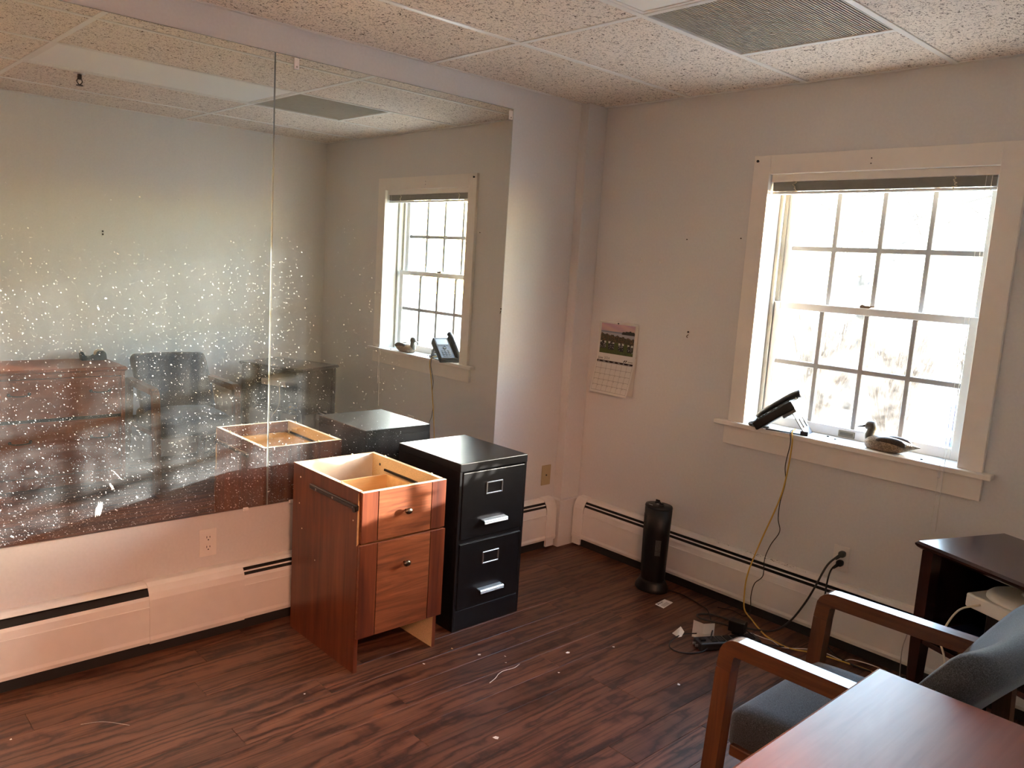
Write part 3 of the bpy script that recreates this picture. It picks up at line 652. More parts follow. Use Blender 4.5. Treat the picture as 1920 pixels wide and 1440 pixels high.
for z0, z1, proud, sh in ((0.512, 0.7045, 0.0, 0.0), (0.142, 0.505, 0.004, -0.006)):
    yy0, yy1 = CY0 - 0.001 + sh + 0.006, CY1 + 0.006 + sh * -0.4
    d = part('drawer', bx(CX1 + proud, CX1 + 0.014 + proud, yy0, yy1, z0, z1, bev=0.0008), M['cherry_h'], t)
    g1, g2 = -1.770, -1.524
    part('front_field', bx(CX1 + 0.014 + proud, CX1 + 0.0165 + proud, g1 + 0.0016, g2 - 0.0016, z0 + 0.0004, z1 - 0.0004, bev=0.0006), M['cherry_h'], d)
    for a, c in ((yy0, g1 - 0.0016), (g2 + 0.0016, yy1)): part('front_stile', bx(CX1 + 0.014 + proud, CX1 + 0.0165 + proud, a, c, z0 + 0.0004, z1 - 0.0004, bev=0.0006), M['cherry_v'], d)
    for gy in (g1, g2): part('groove', bx(CX1 + 0.013 + proud, CX1 + 0.0143 + proud, gy - 0.0014, gy + 0.0014, z0 + 0.001, z1 - 0.001), M['slot_black'], d)
    if z0 > 0.4: part('raw_top_edge', bx(CX1 + 0.0005 + proud, CX1 + 0.0160 + proud, yy0 + 0.001, yy1 - 0.001, z1 - 0.0002, z1 + 0.0012), M['edge_band'], d)
    kx, ky, kz = CX1 + 0.0165 + proud, -1.645, z0 + (0.100 if z0 > 0.4 else 0.264)
    kn = part('knob', lathe(B(), [(0.0055, 0), (0.0055, 0.010), (0.008, 0.014), (0.016, 0.018), (0.017, 0.022), (0.012, 0.026), (0.004, 0.027)], (kx, ky, kz), 20, 1.0, 0.72, 'x'), M['knob_metal'], d, True); kn['label'] = 'bronze oval knob'
    if z0 > 0.4:
        b = B(); dz0, dz1 = 0.55, 0.652
        box(b, 0.300, 0.312, CY0 + 0.035, CY1 - 0.035, dz0, dz1); box(b, 0.312, CX1 - 0.016, CY0 + 0.035, CY0 + 0.047, dz0, dz1); box(b, 0.312, CX1 - 0.016, CY1 - 0.047, CY1 - 0.035, dz0, dz1); box(b, CX1 - 0.016, CX1, CY0 + 0.035, CY1 - 0.035, dz0, dz1); box(b, 0.312, CX1 - 0.016, CY0 + 0.047, CY1 - 0.047, dz0, dz0 + 0.006)
        part('drawer_box', b, M['maple'], d)
    else:
        b = B(); box(b, 0.18, 0.192, CY0 + 0.035, CY1 - 0.035, 0.17, 0.42); box(b, 0.192, CX1, CY0 + 0.035, CY0 + 0.047, 0.17, 0.42); box(b, 0.192, CX1, CY1 - 0.047, CY1 - 0.035, 0.17, 0.42); box(b, 0.192, CX1, CY0 + 0.047, CY1 - 0.047, 0.17, 0.176)
        part('drawer_box', b, M['maple'], d)
part('torn_veneer', prism(B(), [(CX1 - 0.003, 0.500), (CX1 + 0.003, 0.510), (CX1 + 0.002, 0.56), (CX1 + 0.004, 0.60), (CX1 + 0.001, 0.66), (CX1 - 0.002, 0.70), (CX1 - 0.004, 0.6)], 'y', CY0 - 0.002, CY0 + 0.002), M['maple'], sl)

# ------------------------------------------------------------------ lateral file dresser (near, right)
DX0, DX1, DY_0, DY_1, DZ = 2.438, 2.895, -2.462, -1.672, 0.748
t = thing('lateral_file_dresser', 'cherry wood two-drawer lateral file dresser in the near right corner', 'dresser', (2.66, -2.065, 0))
DM = M['dresser']
b = B(); box(b, DX0 + 0.022, DX1, DY_0 + 0.014, DY_0 + 0.034, 0, DZ - 0.03); box(b, DX0 + 0.022, DX1, DY_1 - 0.034, DY_1 - 0.014, 0, DZ - 0.03); box(b, DX1 - 0.012, DX1, DY_0 + 0.034, DY_1 - 0.034, 0.03, DZ - 0.03); box(b, DX0 + 0.04, DX1 - 0.012, DY_0 + 0.034, DY_1 - 0.034, 0.05, 0.07)
part('body', b, DM, t)
prof = [(0.0, DZ - 0.006), (0.004, DZ - 0.001), (0.012, DZ)]
b = B()
# moulded top: two lips along the front and ends
lay = [(DZ - 0.030, 0.012), (DZ - 0.020, 0.004), (DZ - 0.017, 0.0), (DZ - 0.009, 0.0), (DZ - 0.006, 0.003), (DZ - 0.004, 0.003), (DZ, 0.009)]
rings = []
for z, ins in lay: rings.append([b.verts.new(p) for p in ((DX0 + ins, DY_0 + ins, z), (DX1, DY_0 + ins, z), (DX1, DY_1 - ins, z), (DX0 + ins, DY_1 - ins, z))])
for a, c in zip(rings, rings[1:]):
    for i in range(4): b.faces.new((a[i], a[(i + 1) % 4], c[(i + 1) % 4], c[i]))
b.faces.new(rings[0][::-1]); b.faces.new(rings[-1])
part('top', b, DM, t)
fx = DX0 + 0.012
for q in ((DY_0 + 0.014, DY_0 + 0.040), (DY_1 - 0.040, DY_1 - 0.014)): part('front_stile', bx(fx, fx + 0.022, q[0], q[1], 0, DZ - 0.030, bev=0.002), DM, t)
part('lock_rail', bx(fx - 0.002, fx + 0.02, DY_0 + 0.040, DY_1 - 0.040, DZ - 0.056, DZ - 0.030, bev=0.002), DM, t)
part('middle_gap', bx(fx + 0.010, fx + 0.02, DY_0 + 0.040, DY_1 - 0.040, 0.415, 0.445), M['slot_black'], t)
part('plinth', bx(fx + 0.004, fx + 0.02, DY_0 + 0.040, DY_1 - 0.040, 0.0, 0.07, bev=0.001), DM, t)
part('lock', lathe(B(), [(0.008, fx - 0.001), (0.008, fx - 0.006), (0.005, fx - 0.007)], (0, -2.065, DZ - 0.043), 16, axis='x'), M['chrome'], t, True)
for z0, z1, zh in ((0.440, DZ - 0.062, 0.600), (0.078, 0.418, 0.305)):
    d = part('drawer', bx(fx - 0.002, fx + 0.018, DY_0 + 0.044, DY_1 - 0.044, z0, z1, bev=0.003, seg=2), DM, t)
    part('bead', bx(fx - 0.0045, fx - 0.001, DY_0 + 0.055, DY_1 - 0.055, z1 - 0.014, z1 - 0.010, bev=0.001), DM, d)
    part('bead', bx(fx - 0.0045, fx - 0.001, DY_1 - 0.059, DY_1 - 0.055, z0 + 0.014, z1 - 0.014, bev=0.001), DM, d)
    part('bead', bx(fx - 0.0045, fx - 0.001, DY_0 + 0.055, DY_0 + 0.059, z0 + 0.014, z1 - 0.014, bev=0.001), DM, d)
    for yc in (-2.292, -1.838):
        b = tube(B(), [(fx - 0.002, yc - 0.055, zh), (fx - 0.022, yc - 0.052, zh - 0.003), (fx - 0.026, yc - 0.02, zh - 0.008), (fx - 0.026, yc + 0.02, zh - 0.008), (fx - 0.022, yc + 0.052, zh - 0.003), (fx - 0.002, yc + 0.055, zh)], 0.0042, 8, 5)
        for s in (-1, 1): lathe(b, [(0.010, fx - 0.001), (0.010, fx - 0.005), (0.006, fx - 0.008)], (0, yc + s * 0.055, zh), 12, axis='x')
        o = part('pull', b, M['dark_pull'], d, True); o['label'] = 'dark bail pull'

# tape dispenser on it
tx, ty, tz = 2.80, -1.775, DZ
t = thing('tape_dispenser', 'dark blue-grey desk tape dispenser on top of the dresser', 'tape dispenser', (tx, ty, tz))
M['tape_body'] = plain('tape_dispenser_plastic', (0.035, 0.055, 0.065), 0.4)
prof = [(-0.080, 0), (0.070, 0), (0.076, 0.012), (0.072, 0.045), (0.060, 0.062), (0.030, 0.064), (0.018, 0.060), (0.010, 0.038), (-0.015, 0.024), (-0.048, 0.026), (-0.062, 0.036), (-0.070, 0.058), (-0.088, 0.060), (-0.084, 0.035)]
part('body', prism(B(), [(ty + p[0], tz + p[1]) for p in prof], 'x', tx - 0.025, tx + 0.025, bev=0.002), M['tape_body'], t)
b = lathe(B(), [(0.030, tx - 0.010), (0.030, tx + 0.010)], (0, ty + 0.030, tz + 0.043), 24, axis='x'); part('tape_roll', b, M['cream_cable'], t, True)
part('cutter', bx(tx - 0.011, tx + 0.011, ty - 0.090, ty - 0.086, tz + 0.052, tz + 0.063), M['chrome'], t)

# ------------------------------------------------------------------ arm chair between dresser and side table
t = thing('arm_chair', 'wooden arm chair with blue-grey tweed seat and curved back', 'chair', (2.30, -1.365, 0))
YA, YB2, AW = -1.652, -1.090, 0.042
def strap(path, w, y0, y1):
    """flat bar of width w following a 2d path in the xz plane"""
    P = [Vector((p[0], p[1])) for p in path]; L_, R_ = [], []
    for i, p in enumerate(P):
        d = (P[min(i + 1, len(P) - 1)] - P[max(i - 1, 0)]).normalized(); n = Vector((-d.y, d.x))
        L_.append(p + n * w / 2); R_.append(p - n * w / 2)
    b = B(); vs = []
    for l, r in zip(L_, R_): vs.append([b.verts.new((q.x, y, q.y)) for q in (l, r) for y in (y0, y1)])
    for a, c in zip(vs, vs[1:]):
        for i, j in ((0, 1), (1, 3), (3, 2), (2, 0)): b.faces.new((a[i], a[j], c[j], c[i]))
    b.faces.new((vs[0][0], vs[0][1], vs[0][3], vs[0][2])); b.faces.new((vs[-1][0], vs[-1][1], vs[-1][3], vs[-1][2]))
    es = [e for e in b.edges if e.calc_face_angle(0) > 0.9]
    bmesh.ops.bevel(b, geom=es, offset=0.004, segments=2, affect='EDGES'); return b
for y0 in (YA, YB2 - AW):
    xf, zt = 2.040 + AW / 2, 0.657 - AW / 2
    arc = [(xf - 0.004, 0.57), (xf, 0.604)] + [(xf + 0.030 - 0.030 * math.cos(a), zt - 0.030 + 0.030 * math.sin(a)) for a in [PI / 2 * k / 5 for k in range(1, 6)]]
    part('arm', strap(arc + [(2.25, zt + 0.002), (2.545, zt + 0.006)], AW, y0, y0 + AW), M['oak'], t)
    part('leg', strap([(xf - 0.030, 0.0), (xf - 0.017, 0.30), (xf - 0.004, 0.57)], AW, y0, y0 + AW), M['oak_v'], t)
    part('leg', strap([(2.665, 0.0), (2.60, 0.22), (2.555, 0.45), (2.545, 0.655)], AW, y0, y0 + AW), M['oak_v'], t)
    part('side_rail', bx(2.09, 2.57, y0 + 0.012, y0 + AW - 0.012, 0.345, 0.375, bev=0.003), M['oak'], t)
part('front_rail', bx(2.15, 2.18, YA + AW, YB2 - AW, 0.310, 0.345, bev=0.003), M['oak'], t)
part('back_rail', bx(2.55, 2.575, YA + AW, YB2 - AW, 0.345, 0.40, bev=0.003), M['oak'], t)
def seat_fn(u, v, w, p):
    z = p.z + (0.018 * (1 - u * u) * (1 - v * v) if w > 0 else 0) - 0.012 * max(0, -u) ** 3
    return (p.x, p.y * (1.0 if u < 0 else 1.0 - 0.04 * u), z)
part('seat', rbox(B(), (2.305, -1.365, 0.398), (0.255, 0.236, 0.060), 0.036, 16, seat_fn), M['fabric'], t, True)
def back_fn(u, v, w, p):
    # p: x thickness, y width, z height about the centre; recline, hollow across, fuller towards the top
    thick = p.x * (1.0 + 0.25 * w)
    x = thick + 0.62 * p.z + 0.06 * (p.z / 0.2) ** 2 * 0.35 - 0.050 * v * v
    return (x, p.y * (1 - 0.02 * max(0, -w)), p.z - thick * 0.5)
part('backrest', rbox(B(), (2.528, -1.360, 0.614), (0.036, 0.250, 0.190), 0.034, 18, back_fn), M['fabric'], t, True)

# ------------------------------------------------------------------ dark side table, turned a little
SA = math.radians(-21.5)
st = thing('side_table', 'dark mahogany side table with an open shelf below the window corner', 'side table', (2.108, -0.600, 0.0), SA)
SW, SD, SZ = 0.605, 0.42, 0.728; MM = M['mahogany']
b = B()
lay = [(SZ - 0.026, 0.014), (SZ - 0.020, 0.006), (SZ - 0.014, 0.001), (SZ - 0.008, 0.0), (SZ - 0.004, 0.004), (SZ, 0.008)]
rings = []
for z, ins in lay: rings.append([b.verts.new(p) for p in ((ins, ins, z), (SW - ins, ins, z), (SW - ins, SD - ins, z), (ins, SD - ins, z))])
for a, c in zip(rings, rings[1:]):
    for i in range(4): b.faces.new((a[i], a[(i + 1) % 4], c[(i + 1) % 4], c[i]))
b.faces.new(rings[0][::-1]); b.faces.new(rings[-1])
part('top', b, MM, st, local=True)
for (x, y) in ((0.018, 0.018), (SW - 0.060, 0.018), (0.018, SD - 0.060), (SW - 0.060, SD - 0.060)):
    lg = B(); s = 0.042
    vs = [[lg.verts.new((x + s / 2 + dx * h, y + s / 2 + dy * h, z)) for dx, dy in ((-1, -1), (1, -1), (1, 1), (-1, 1))] for z, h in ((0.0, 0.0135), (0.36, 0.0205), (0.385, 0.021), (SZ - 0.026, 0.021))]
    for a, c in zip(vs, vs[1:]):
        for i in range(4): lg.faces.new((a[i], a[(i + 1) % 4], c[(i + 1) % 4], c[i]))
    lg.faces.new(vs[0]); lg.faces.new(vs[-1]); part('leg', lg, MM, st, local=True)
part('side_panel', bx(0.022, 0.036, 0.060, SD - 0.060, 0.385, SZ - 0.026), MM, st, local=True)
part('side_panel', bx(SW - 0.036, SW - 0.022, 0.060, SD - 0.060, 0.385, SZ - 0.026), MM, st, local=True)
part('back_panel', bx(0.060, SW - 0.060, SD - 0.036, SD - 0.024, 0.385, SZ - 0.026), MM, st, local=True)
part('shelf', bx(0.036, SW - 0.036, 0.022, SD - 0.036, 0.385, 0.403, bev=0.001), MM, st, local=True)
def on_table(x, y, z):
    c, s = math.cos(SA), math.sin(SA); return (2.108 + x * c - y * s, -0.600 + x * s + y * c, z)
# shelf contents
t = thing('network_switch', 'small blue network switch box on the side table shelf', 'network switch', on_table(0.145, 0.17, 0.403), SA)
part('case', bx(-0.075, 0.075, -0.06, 0.06, 0.0, 0.036, bev=0.003), M['blue_box'], t, local=True)
part('port_strip', bx(-0.05, 0.06, -0.0615, -0.060, 0.008, 0.024), M['slot_black'], t, local=True)
for k in range(3): part('network_plug', bx(0.0 + k * 0.02, 0.013 + k * 0.02, -0.082, -0.0615, 0.009, 0.021, bev=0.002), [M['yellow'], M['cream_cable'], M['yellow']][k], t, local=True)
t = thing('modem_box', 'flat black modem box under the white router on the shelf', 'modem', on_table(0.30, 0.20, 0.403), SA)
part('case', bx(-0.065, 0.215, -0.13, 0.10, 0.0, 0.169, bev=0.006), M['black_plastic'], t, local=True)
part('vent_line', bx(-0.05, 0.20, -0.1315, -0.13, 0.02, 0.026), M['strip_grey'], t, local=True)
t = thing('wifi_router', 'white router with a round domed lid inside the side table', 'router', on_table(0.300, 0.150, 0.573), SA)
part('case', bx(-0.115, 0.115, -0.115, 0.115, 0.0, 0.045, bev=0.006, seg=2), M['white_plastic'], t, local=True)
b = lathe(B(), [(0.107, 0.044), (0.106, 0.052), (0.098, 0.060), (0.080, 0.066), (0.04, 0.070), (0.004, 0.071)], (0, 0, 0), 40); part('round_lid', b, M['white_plastic'], t, True, local=True)
b = lathe(B(), [(0.034, 0.069), (0.036, 0.0712), (0.030, 0.0715)], (0.02, 0.01, 0), 32); part('badge', b, plain('router_badge', (0.62, 0.60, 0.57), 0.4), t, True, local=True)
p0 = on_table(0.240, 0.034, 0.598); p1 = on_table(0.200, -0.010, 0.565); p2 = on_table(0.175, -0.035, 0.47); p3 = on_table(0.20, -0.04, 0.415); p4 = on_table(0.245, -0.06, 0.34); p5 = on_table(0.30, -0.06, 0.20)
solo('network_cable', tube(B(), [p0, p1, p2, p3, p4, p5], 0.0032, 8, 8), M['cream_cable'], 'cream cable curling out of the white router in the side table', 'cable', smooth=True, loc=p5)

# ------------------------------------------------------------------ tower heater by the far wall
hx, hy = 0.770, -0.200
t = thing('tower_heater', 'black oval tower heater standing on the floor by the baseboard', 'heater', (hx, hy, 0))
part('base', lathe(B(), [(0.088, 0.0), (0.090, 0.006), (0.086, 0.020), (0.074, 0.040), (0.067, 0.052)], (hx, hy, 0), 40, 1.0, 0.82), M['black_plastic'], t, True)
part('body', lathe(B(), [(0.062, 0.045), (0.064, 0.06), (0.069, 0.30), (0.0715, 0.418)], (hx, hy, 0), 40, 1.0, 0.82), M['black_plastic'], t, True)
part('top_cap', lathe(B(), [(0.0715, 0.418), (0.0722, 0.424), (0.070, 0.431), (0.02, 0.433)], (hx, hy, 0), 40, 1.0, 0.82), M['black_plastic'], t, True)
for (dx, dy, hh) in ((-0.022, 0.018, 0.016), (0.022, -0.012, 0.014)):
    kb = part('dial', lathe(B(), [(0.015, 0.431), (0.0145, 0.439), (0.006, 0.441)], (hx + dx, hy + dy, 0), 20), M['black_plastic'], t, True)
    part('pointer', bx(hx + dx - 0.012, hx + dx + 0.012, hy + dy - 0.0025, hy + dy + 0.0025, 0.440, 0.440 + hh * 0.6, bev=0.001), M['black_plastic'], kb)
b = tube(B(), [(hx - 0.022 + 0.021 * math.cos(a), hy + 0.018 + 0.021 * math.sin(a), 0.4335) for a in [(-1.2 + 2.4 * k / 10) for k in range(11)]], 0.0012, 5, 2); part('dial_mark', b, M['white_plastic'], t)
part('badge', bx(hx - 0.034, hx - 0.012, hy - 0.038, hy - 0.034, 0.4325, 0.4337), M['chrome'], t)
# front air grille: a recessed dark slot with fins, facing the mirrors
a0 = math.radians(205)
for k in range(7):
    a = math.radians(172 + k * 12); part('grille_fin', tube(B(), [(hx + 0.0655 * math.cos(a), hy + 0.0655 * 0.82 * math.sin(a), 0.09), (hx + 0.0705 * math.cos(a), hy + 0.0705 * 0.82 * math.sin(a), 0.38)], 0.0016, 5, 2), M['strip_grey'], t)
b = B()
ang = [math.radians(300 + k * 6) for k in range(5)]
v0 = [b.verts.new((hx + 0.0700 * math.cos(a), hy + 0.0700 * 0.82 * math.sin(a), 0.19)) for a in ang]; v1 = [b.verts.new((hx + 0.0718 * math.cos(a), hy + 0.0718 * 0.82 * math.sin(a), 0.27)) for a in ang]
for i in range(4): b.faces.new((v0[i], v0[i + 1], v1[i + 1], v1[i]))
bmesh.ops.solidify(b, geom=b.faces[:], thickness=0.001)
o = part('rating_sticker', b, plain('sticker_grey', (0.10, 0.10, 0.10), 0.5, var=0.5, scale=200), t); o['label'] = 'grey rating sticker'

# ------------------------------------------------------------------ desk phone on the sill
PH = (1.262, 0.012, 0.885)
ph = thing('desk_phone', 'black office desk phone propped on a stand on the window sill', 'phone', PH, math.radians(14))
SL = math.radians(38); cs, sn = math.cos(SL), math.sin(SL)
def sl_pt(l, w, n): return (-0.105 + l * cs - n * sn, w, 0.006 + l * sn + n * cs)
def sl_box(l0, l1, w0, w1, n0, n1, bev=0.002, seg=1):
    b = bx(l0, l1, w0, w1, n0, n1, bev=bev, seg=seg)
    for v in b.verts: v.co = Vector(sl_pt(*v.co))
    return b
M['phone_face'] = plain('phone_face', (0.06, 0.065, 0.075), 0.25)
body = part('body', sl_box(0.0, 0.205, -0.085, 0.072, -0.016, 0.024, 0.006, 2), M['black_plastic'], ph, local=True)
part('face_plate', sl_box(0.008, 0.198, -0.080, 0.020, 0.024, 0.0265, 0.001), M['phone_face'], ph, local=True)
part('screen', sl_box(0.135, 0.185, -0.072, 0.010, 0.0265, 0.0275, 0.0005), plain('lcd_grey', (0.30, 0.34, 0.38), 0.15), ph, local=True)
for i in range(4):
    for j in range(3): part('key', sl_box(0.018 + i * 0.017, 0.029 + i * 0.017, -0.062 + j * 0.022, -0.046 + j * 0.022, 0.0265, 0.030, 0.0015), M['strip_grey'], ph, local=True)
for j in range(4): part('soft_key', sl_box(0.118, 0.126, -0.070 + j * 0.020, -0.056 + j * 0.020, 0.0265, 0.029, 0.001), M['strip_grey'], ph, local=True)
part('navigation_key', sl_box(0.090, 0.110, -0.042, -0.018, 0.0265, 0.030, 0.004), M['strip_grey'], ph, local=True)
# handset: arched bar with two cups on the +y side
b = B()
part('cradle', sl_box(0.012, 0.203, 0.022, 0.070, 0.023, 0.036, 0.004, 2), M['black_plastic'], ph, local=True)
hp = [sl_pt(l, 0.044, n) for l, n in ((0.004, 0.034), (0.02, 0.041), (0.07, 0.046), (0.13, 0.048), (0.190, 0.045), (0.226, 0.036))]
tube(b, hp, lambda q: 0.0135 + 0.006 * abs(2 * q - 1) ** 2, 12, 6)
part('handset', b, M['black_plastic'], ph, True, local=True)
for l in (0.018, 0.198): part('handset_cup', sl_box(l - 0.018, l + 0.018, 0.029, 0.065, 0.022, 0.046, 0.008, 3), M['black_plastic'], ph, True, local=True)
M['phone_sunlit'] = plain('phone_sunlit_grey', (0.13, 0.13, 0.135), 0.45)  # black plastic lightened to grey, sunlit glare put into the colour
part('back_cover', sl_box(0.135, 0.203, -0.083, 0.070, -0.030, -0.0155, 0.003), M['phone_sunlit'], ph, local=True)
# stand bracket: plate with two cut windows, standing behind the phone
b = B(); sx0, sx1 = 0.075, 0.125
def st_plate(bm, l0, l1, w0, w1):
    # l along the bracket from the sill up to the underside of the phone
    P = [Vector((0.122 - 0.070 * l, 0, 0.096 * l + 0.001)) for l in (l0, l1)]
    vs = [bm.verts.new((p.x + d, w, p.z)) for d in (0, -0.006) for p in P for w in (w0, w1)]
    for q in ((0, 1, 3, 2), (4, 6, 7, 5), (0, 4, 5, 1), (2, 3, 7, 6), (0, 2, 6, 4), (1, 5, 7, 3)): bm.faces.new([vs[i] for i in q])
st_plate(b, 0.0, 0.30, -0.065, 0.055); st_plate(b, 0.30, 0.70, -0.065, -0.045); st_plate(b, 0.30, 0.70, -0.015, 0.010); st_plate(b, 0.30, 0.70, 0.040, 0.055); st_plate(b, 0.70, 1.0, -0.065, 0.055)
part('stand', b, M['phone_sunlit'], ph, local=True)
b = B(); box(b, 0.095, 0.128, -0.066, -0.060, 0.0, 0.02, bev=0.001); box(b, -0.06, 0.124, -0.062, -0.056, 0.001, 0.006); part('stand_foot', b, M['black_plastic'], ph, local=True)
# coiled cord lying at the front of the phone
core = catmull([(-0.100, 0.05, 0.010), (-0.135, 0.040, 0.009), (-0.150, 0.00, 0.009), (-0.135, -0.040, 0.009), (-0.095, -0.055, 0.009), (-0.05, -0.05, 0.009)], 40)
pts = []
for i, p in enumerate(core):
    tg = (core[min(i + 1, len(core) - 1)] - core[max(i - 1, 0)]).normalized(); nn = tg.cross(Vector((0, 0, 1))).normalized(); a = i * 1.15
    pts.append(p + (nn * math.cos(a) + Vector((0, 0, 1)) * math.sin(a)) * 0.0055)
part('coiled_cord', tube(B(), pts, 0.0019, 5, raw=True), M['black_plastic'], ph, True, local=True)

# ------------------------------------------------------------------ duck decoy on the sill
def mat_duck():
    mt, nt, bb = new_mat('painted_decoy'); mp = coords(nt, (1, 1.6, 1)); v = N(nt, 'ShaderNodeTexVoronoi'); v.inputs['Scale'].default_value = 150; nt.links.new(mp.outputs[0], v.inputs['Vector'])
    r = ramp(nt, v.outputs['Distance'], [(0.0, (0.07, 0.045, 0.028)), (0.45, (0.19, 0.135, 0.085)), (0.8, (0.30, 0.22, 0.15))]); nt.links.new(r.outputs[0], bb.inputs['Base Color']); setin(bb, Roughness=0.6); return mt
M['duck'] = mat_duck(); M['duck_dark'] = plain('decoy_dark_feathers', (0.055, 0.040, 0.032), 0.6, var=0.4, scale=160); M['duck_head'] = plain('decoy_head', (0.085, 0.075, 0.060), 0.55, var=0.25, scale=120)
DKP = (1.735, 0.015, 0.885)
dk = thing('duck_decoy', 'small brown painted wooden duck decoy on the window sill', 'duck decoy', DKP, math.radians(-4))
def loft(secs, n=20):
    """secs: (x, half width, z low, z high, flatness)"""
    b = B(); rings = []
    for x, w, z0, z1 in secs:
        zc, hz = (z0 + z1) / 2, (z1 - z0) / 2
        rings.append([b.verts.new((x, w * math.cos(2 * PI * k / n), zc + hz * (math.sin(2 * PI * k / n) if math.sin(2 * PI * k / n) > 0 else max(-1.0, 1.25 * math.sin(2 * PI * k / n))))) for k in range(n)])
    for a, c in zip(rings, rings[1:]):
        for k in range(n): b.faces.new((a[k], a[(k + 1) % n], c[(k + 1) % n], c[k]))
    b.faces.new(rings[0]); b.faces.new(rings[-1]); return b
part('body', loft([(-0.094, 0.004, 0.018, 0.030), (-0.090, 0.018, 0.008, 0.044), (-0.078, 0.030, 0.002, 0.053), (-0.050, 0.042, 0.0, 0.060), (-0.010, 0.046, 0.0, 0.063), (0.030, 0.043, 0.001, 0.061), (0.065, 0.033, 0.008, 0.056), (0.095, 0.020, 0.022, 0.050), (0.118, 0.010, 0.034, 0.046), (0.134, 0.002, 0.041, 0.044)]), M['duck'], dk, True, local=True)
for s in (-1, 1):
    part('wing', rbox(B(), (0.025, s * 0.026, 0.052), (0.062, 0.016, 0.014), 0.012, 6, lambda u, v, w, p: (p.x, p.y * (1 - 0.5 * max(0, u)), p.z - 0.010 * u * u)), M['duck_dark'], dk, True, local=True)
b = B()
hd = catmull([(-0.074, 0, 0.030), (-0.080, 0, 0.055), (-0.074, 0, 0.078), (-0.070, 0, 0.092), (-0.078, 0, 0.104)], 5)
tube(b, hd, lambda q: 0.021 - 0.008 * q if q < 0.6 else 0.0162, 14, raw=True)
part('neck', b, M['duck_head'], dk, True, local=True)
h = part('head', rbox(B(), (-0.081, 0, 0.096), (0.024, 0.0155, 0.0185), 0.0154, 8, lambda u, v, w, p: (p.x, p.y * (1 - 0.2 * max(0, -u)), p.z - (0.004 * max(0, -u)))), M['duck_head'], dk, True, local=True)
part('bill', loft([(-0.100, 0.010, 0.084, 0.098), (-0.114, 0.009, 0.082, 0.091), (-0.130, 0.009, 0.079, 0.085), (-0.138, 0.004, 0.078, 0.081)], 12), M['duck_dark'], h, True, local=True)
for s in (-1, 1): part('eye', lathe(B(), [(0.0028, s * 0.0145), (0.002, s * 0.0165)], (-0.090, 0, 0.101), 8, axis='y'), M['ink'], h, local=True)
for i in range(3): part('tail_spot', rbox(B(), (0.088 + i * 0.008, -0.021 + i * 0.003, 0.049 - i * 0.001), (0.003, 0.003, 0.003), 0.0029, 3), M['paper'], dk, True, local=True)
FLY = ('tiny dead fly on the sill nearest the phone', 'tiny dead fly on the sill in front of the sash lift', 'tiny dead fly on the sill beyond the duck tail')
for k, (x, y) in enumerate(((1.452, 0.070), (1.500, 0.040), (1.885, -0.010))):
    solo('dead_fly', rbox(B(), (x, y, 0.8872), (0.005, 0.0028, 0.0022), 0.002, 3), M['ink'], FLY[k], 'fly', 'dead flies on the sill', True, (x, y, 0.885))

# ------------------------------------------------------------------ calendar
cl = thing('wall_calendar', 'open wall calendar, lake photo above June 2024 page', 'calendar', (0.265, -0.002, 0.893))
cx0, cx1, cz1, czf, cz0 = 0.128, 0.398, 1.287, 1.100, 0.893
def upper_pt(u, v, d=0.0): return (cx0 + (cx1 - cx0) * u, -0.006 - d - 0.006 * (1 - v), czf + (cz1 - czf) * v)
def lower_pt(u, v, d=0.0):
    # the page below the fold swings out towards the bottom
    out = 0.012 + 0.030 * (1 - v) ** 1.4 + 0.012 * u * (1 - v)
    return (cx0 + (cx1 - cx0) * u - 0.010 * (1 - v), -out - d, cz0 + (czf - cz0) * v)
def sheet(fn, nu, nv, u0=0.0, u1=1.0, v0=0.0, v1=1.0, d=0.0, thick=0.0008):
    b = B(); g = [[b.verts.new(fn(u0 + (u1 - u0) * i / nu, v0 + (v1 - v0) * j / nv, d)) for i in range(nu + 1)] for j in range(nv + 1)]
    for j in range(nv):
        for i in range(nu): b.faces.new((g[j][i], g[j][i + 1], g[j + 1][i + 1], g[j + 1][i]))
    if thick: bmesh.ops.solidify(b, geom=b.faces[:], thickness=thick)
    return b
up_page = part('photo_page', sheet(upper_pt, 2, 2), M['paper'], cl)
low_page = part('month_page', sheet(lower_pt, 4, 10), M['paper'], cl)
part('page_stack', sheet(lambda u, v, d: (cx0 + (cx1 - cx0) * u, -0.003 - 0.010 * (1 - v) - d, cz0 + 0.004 + (czf - cz0) * v), 4, 6, thick=0.002), M['paper'], cl)
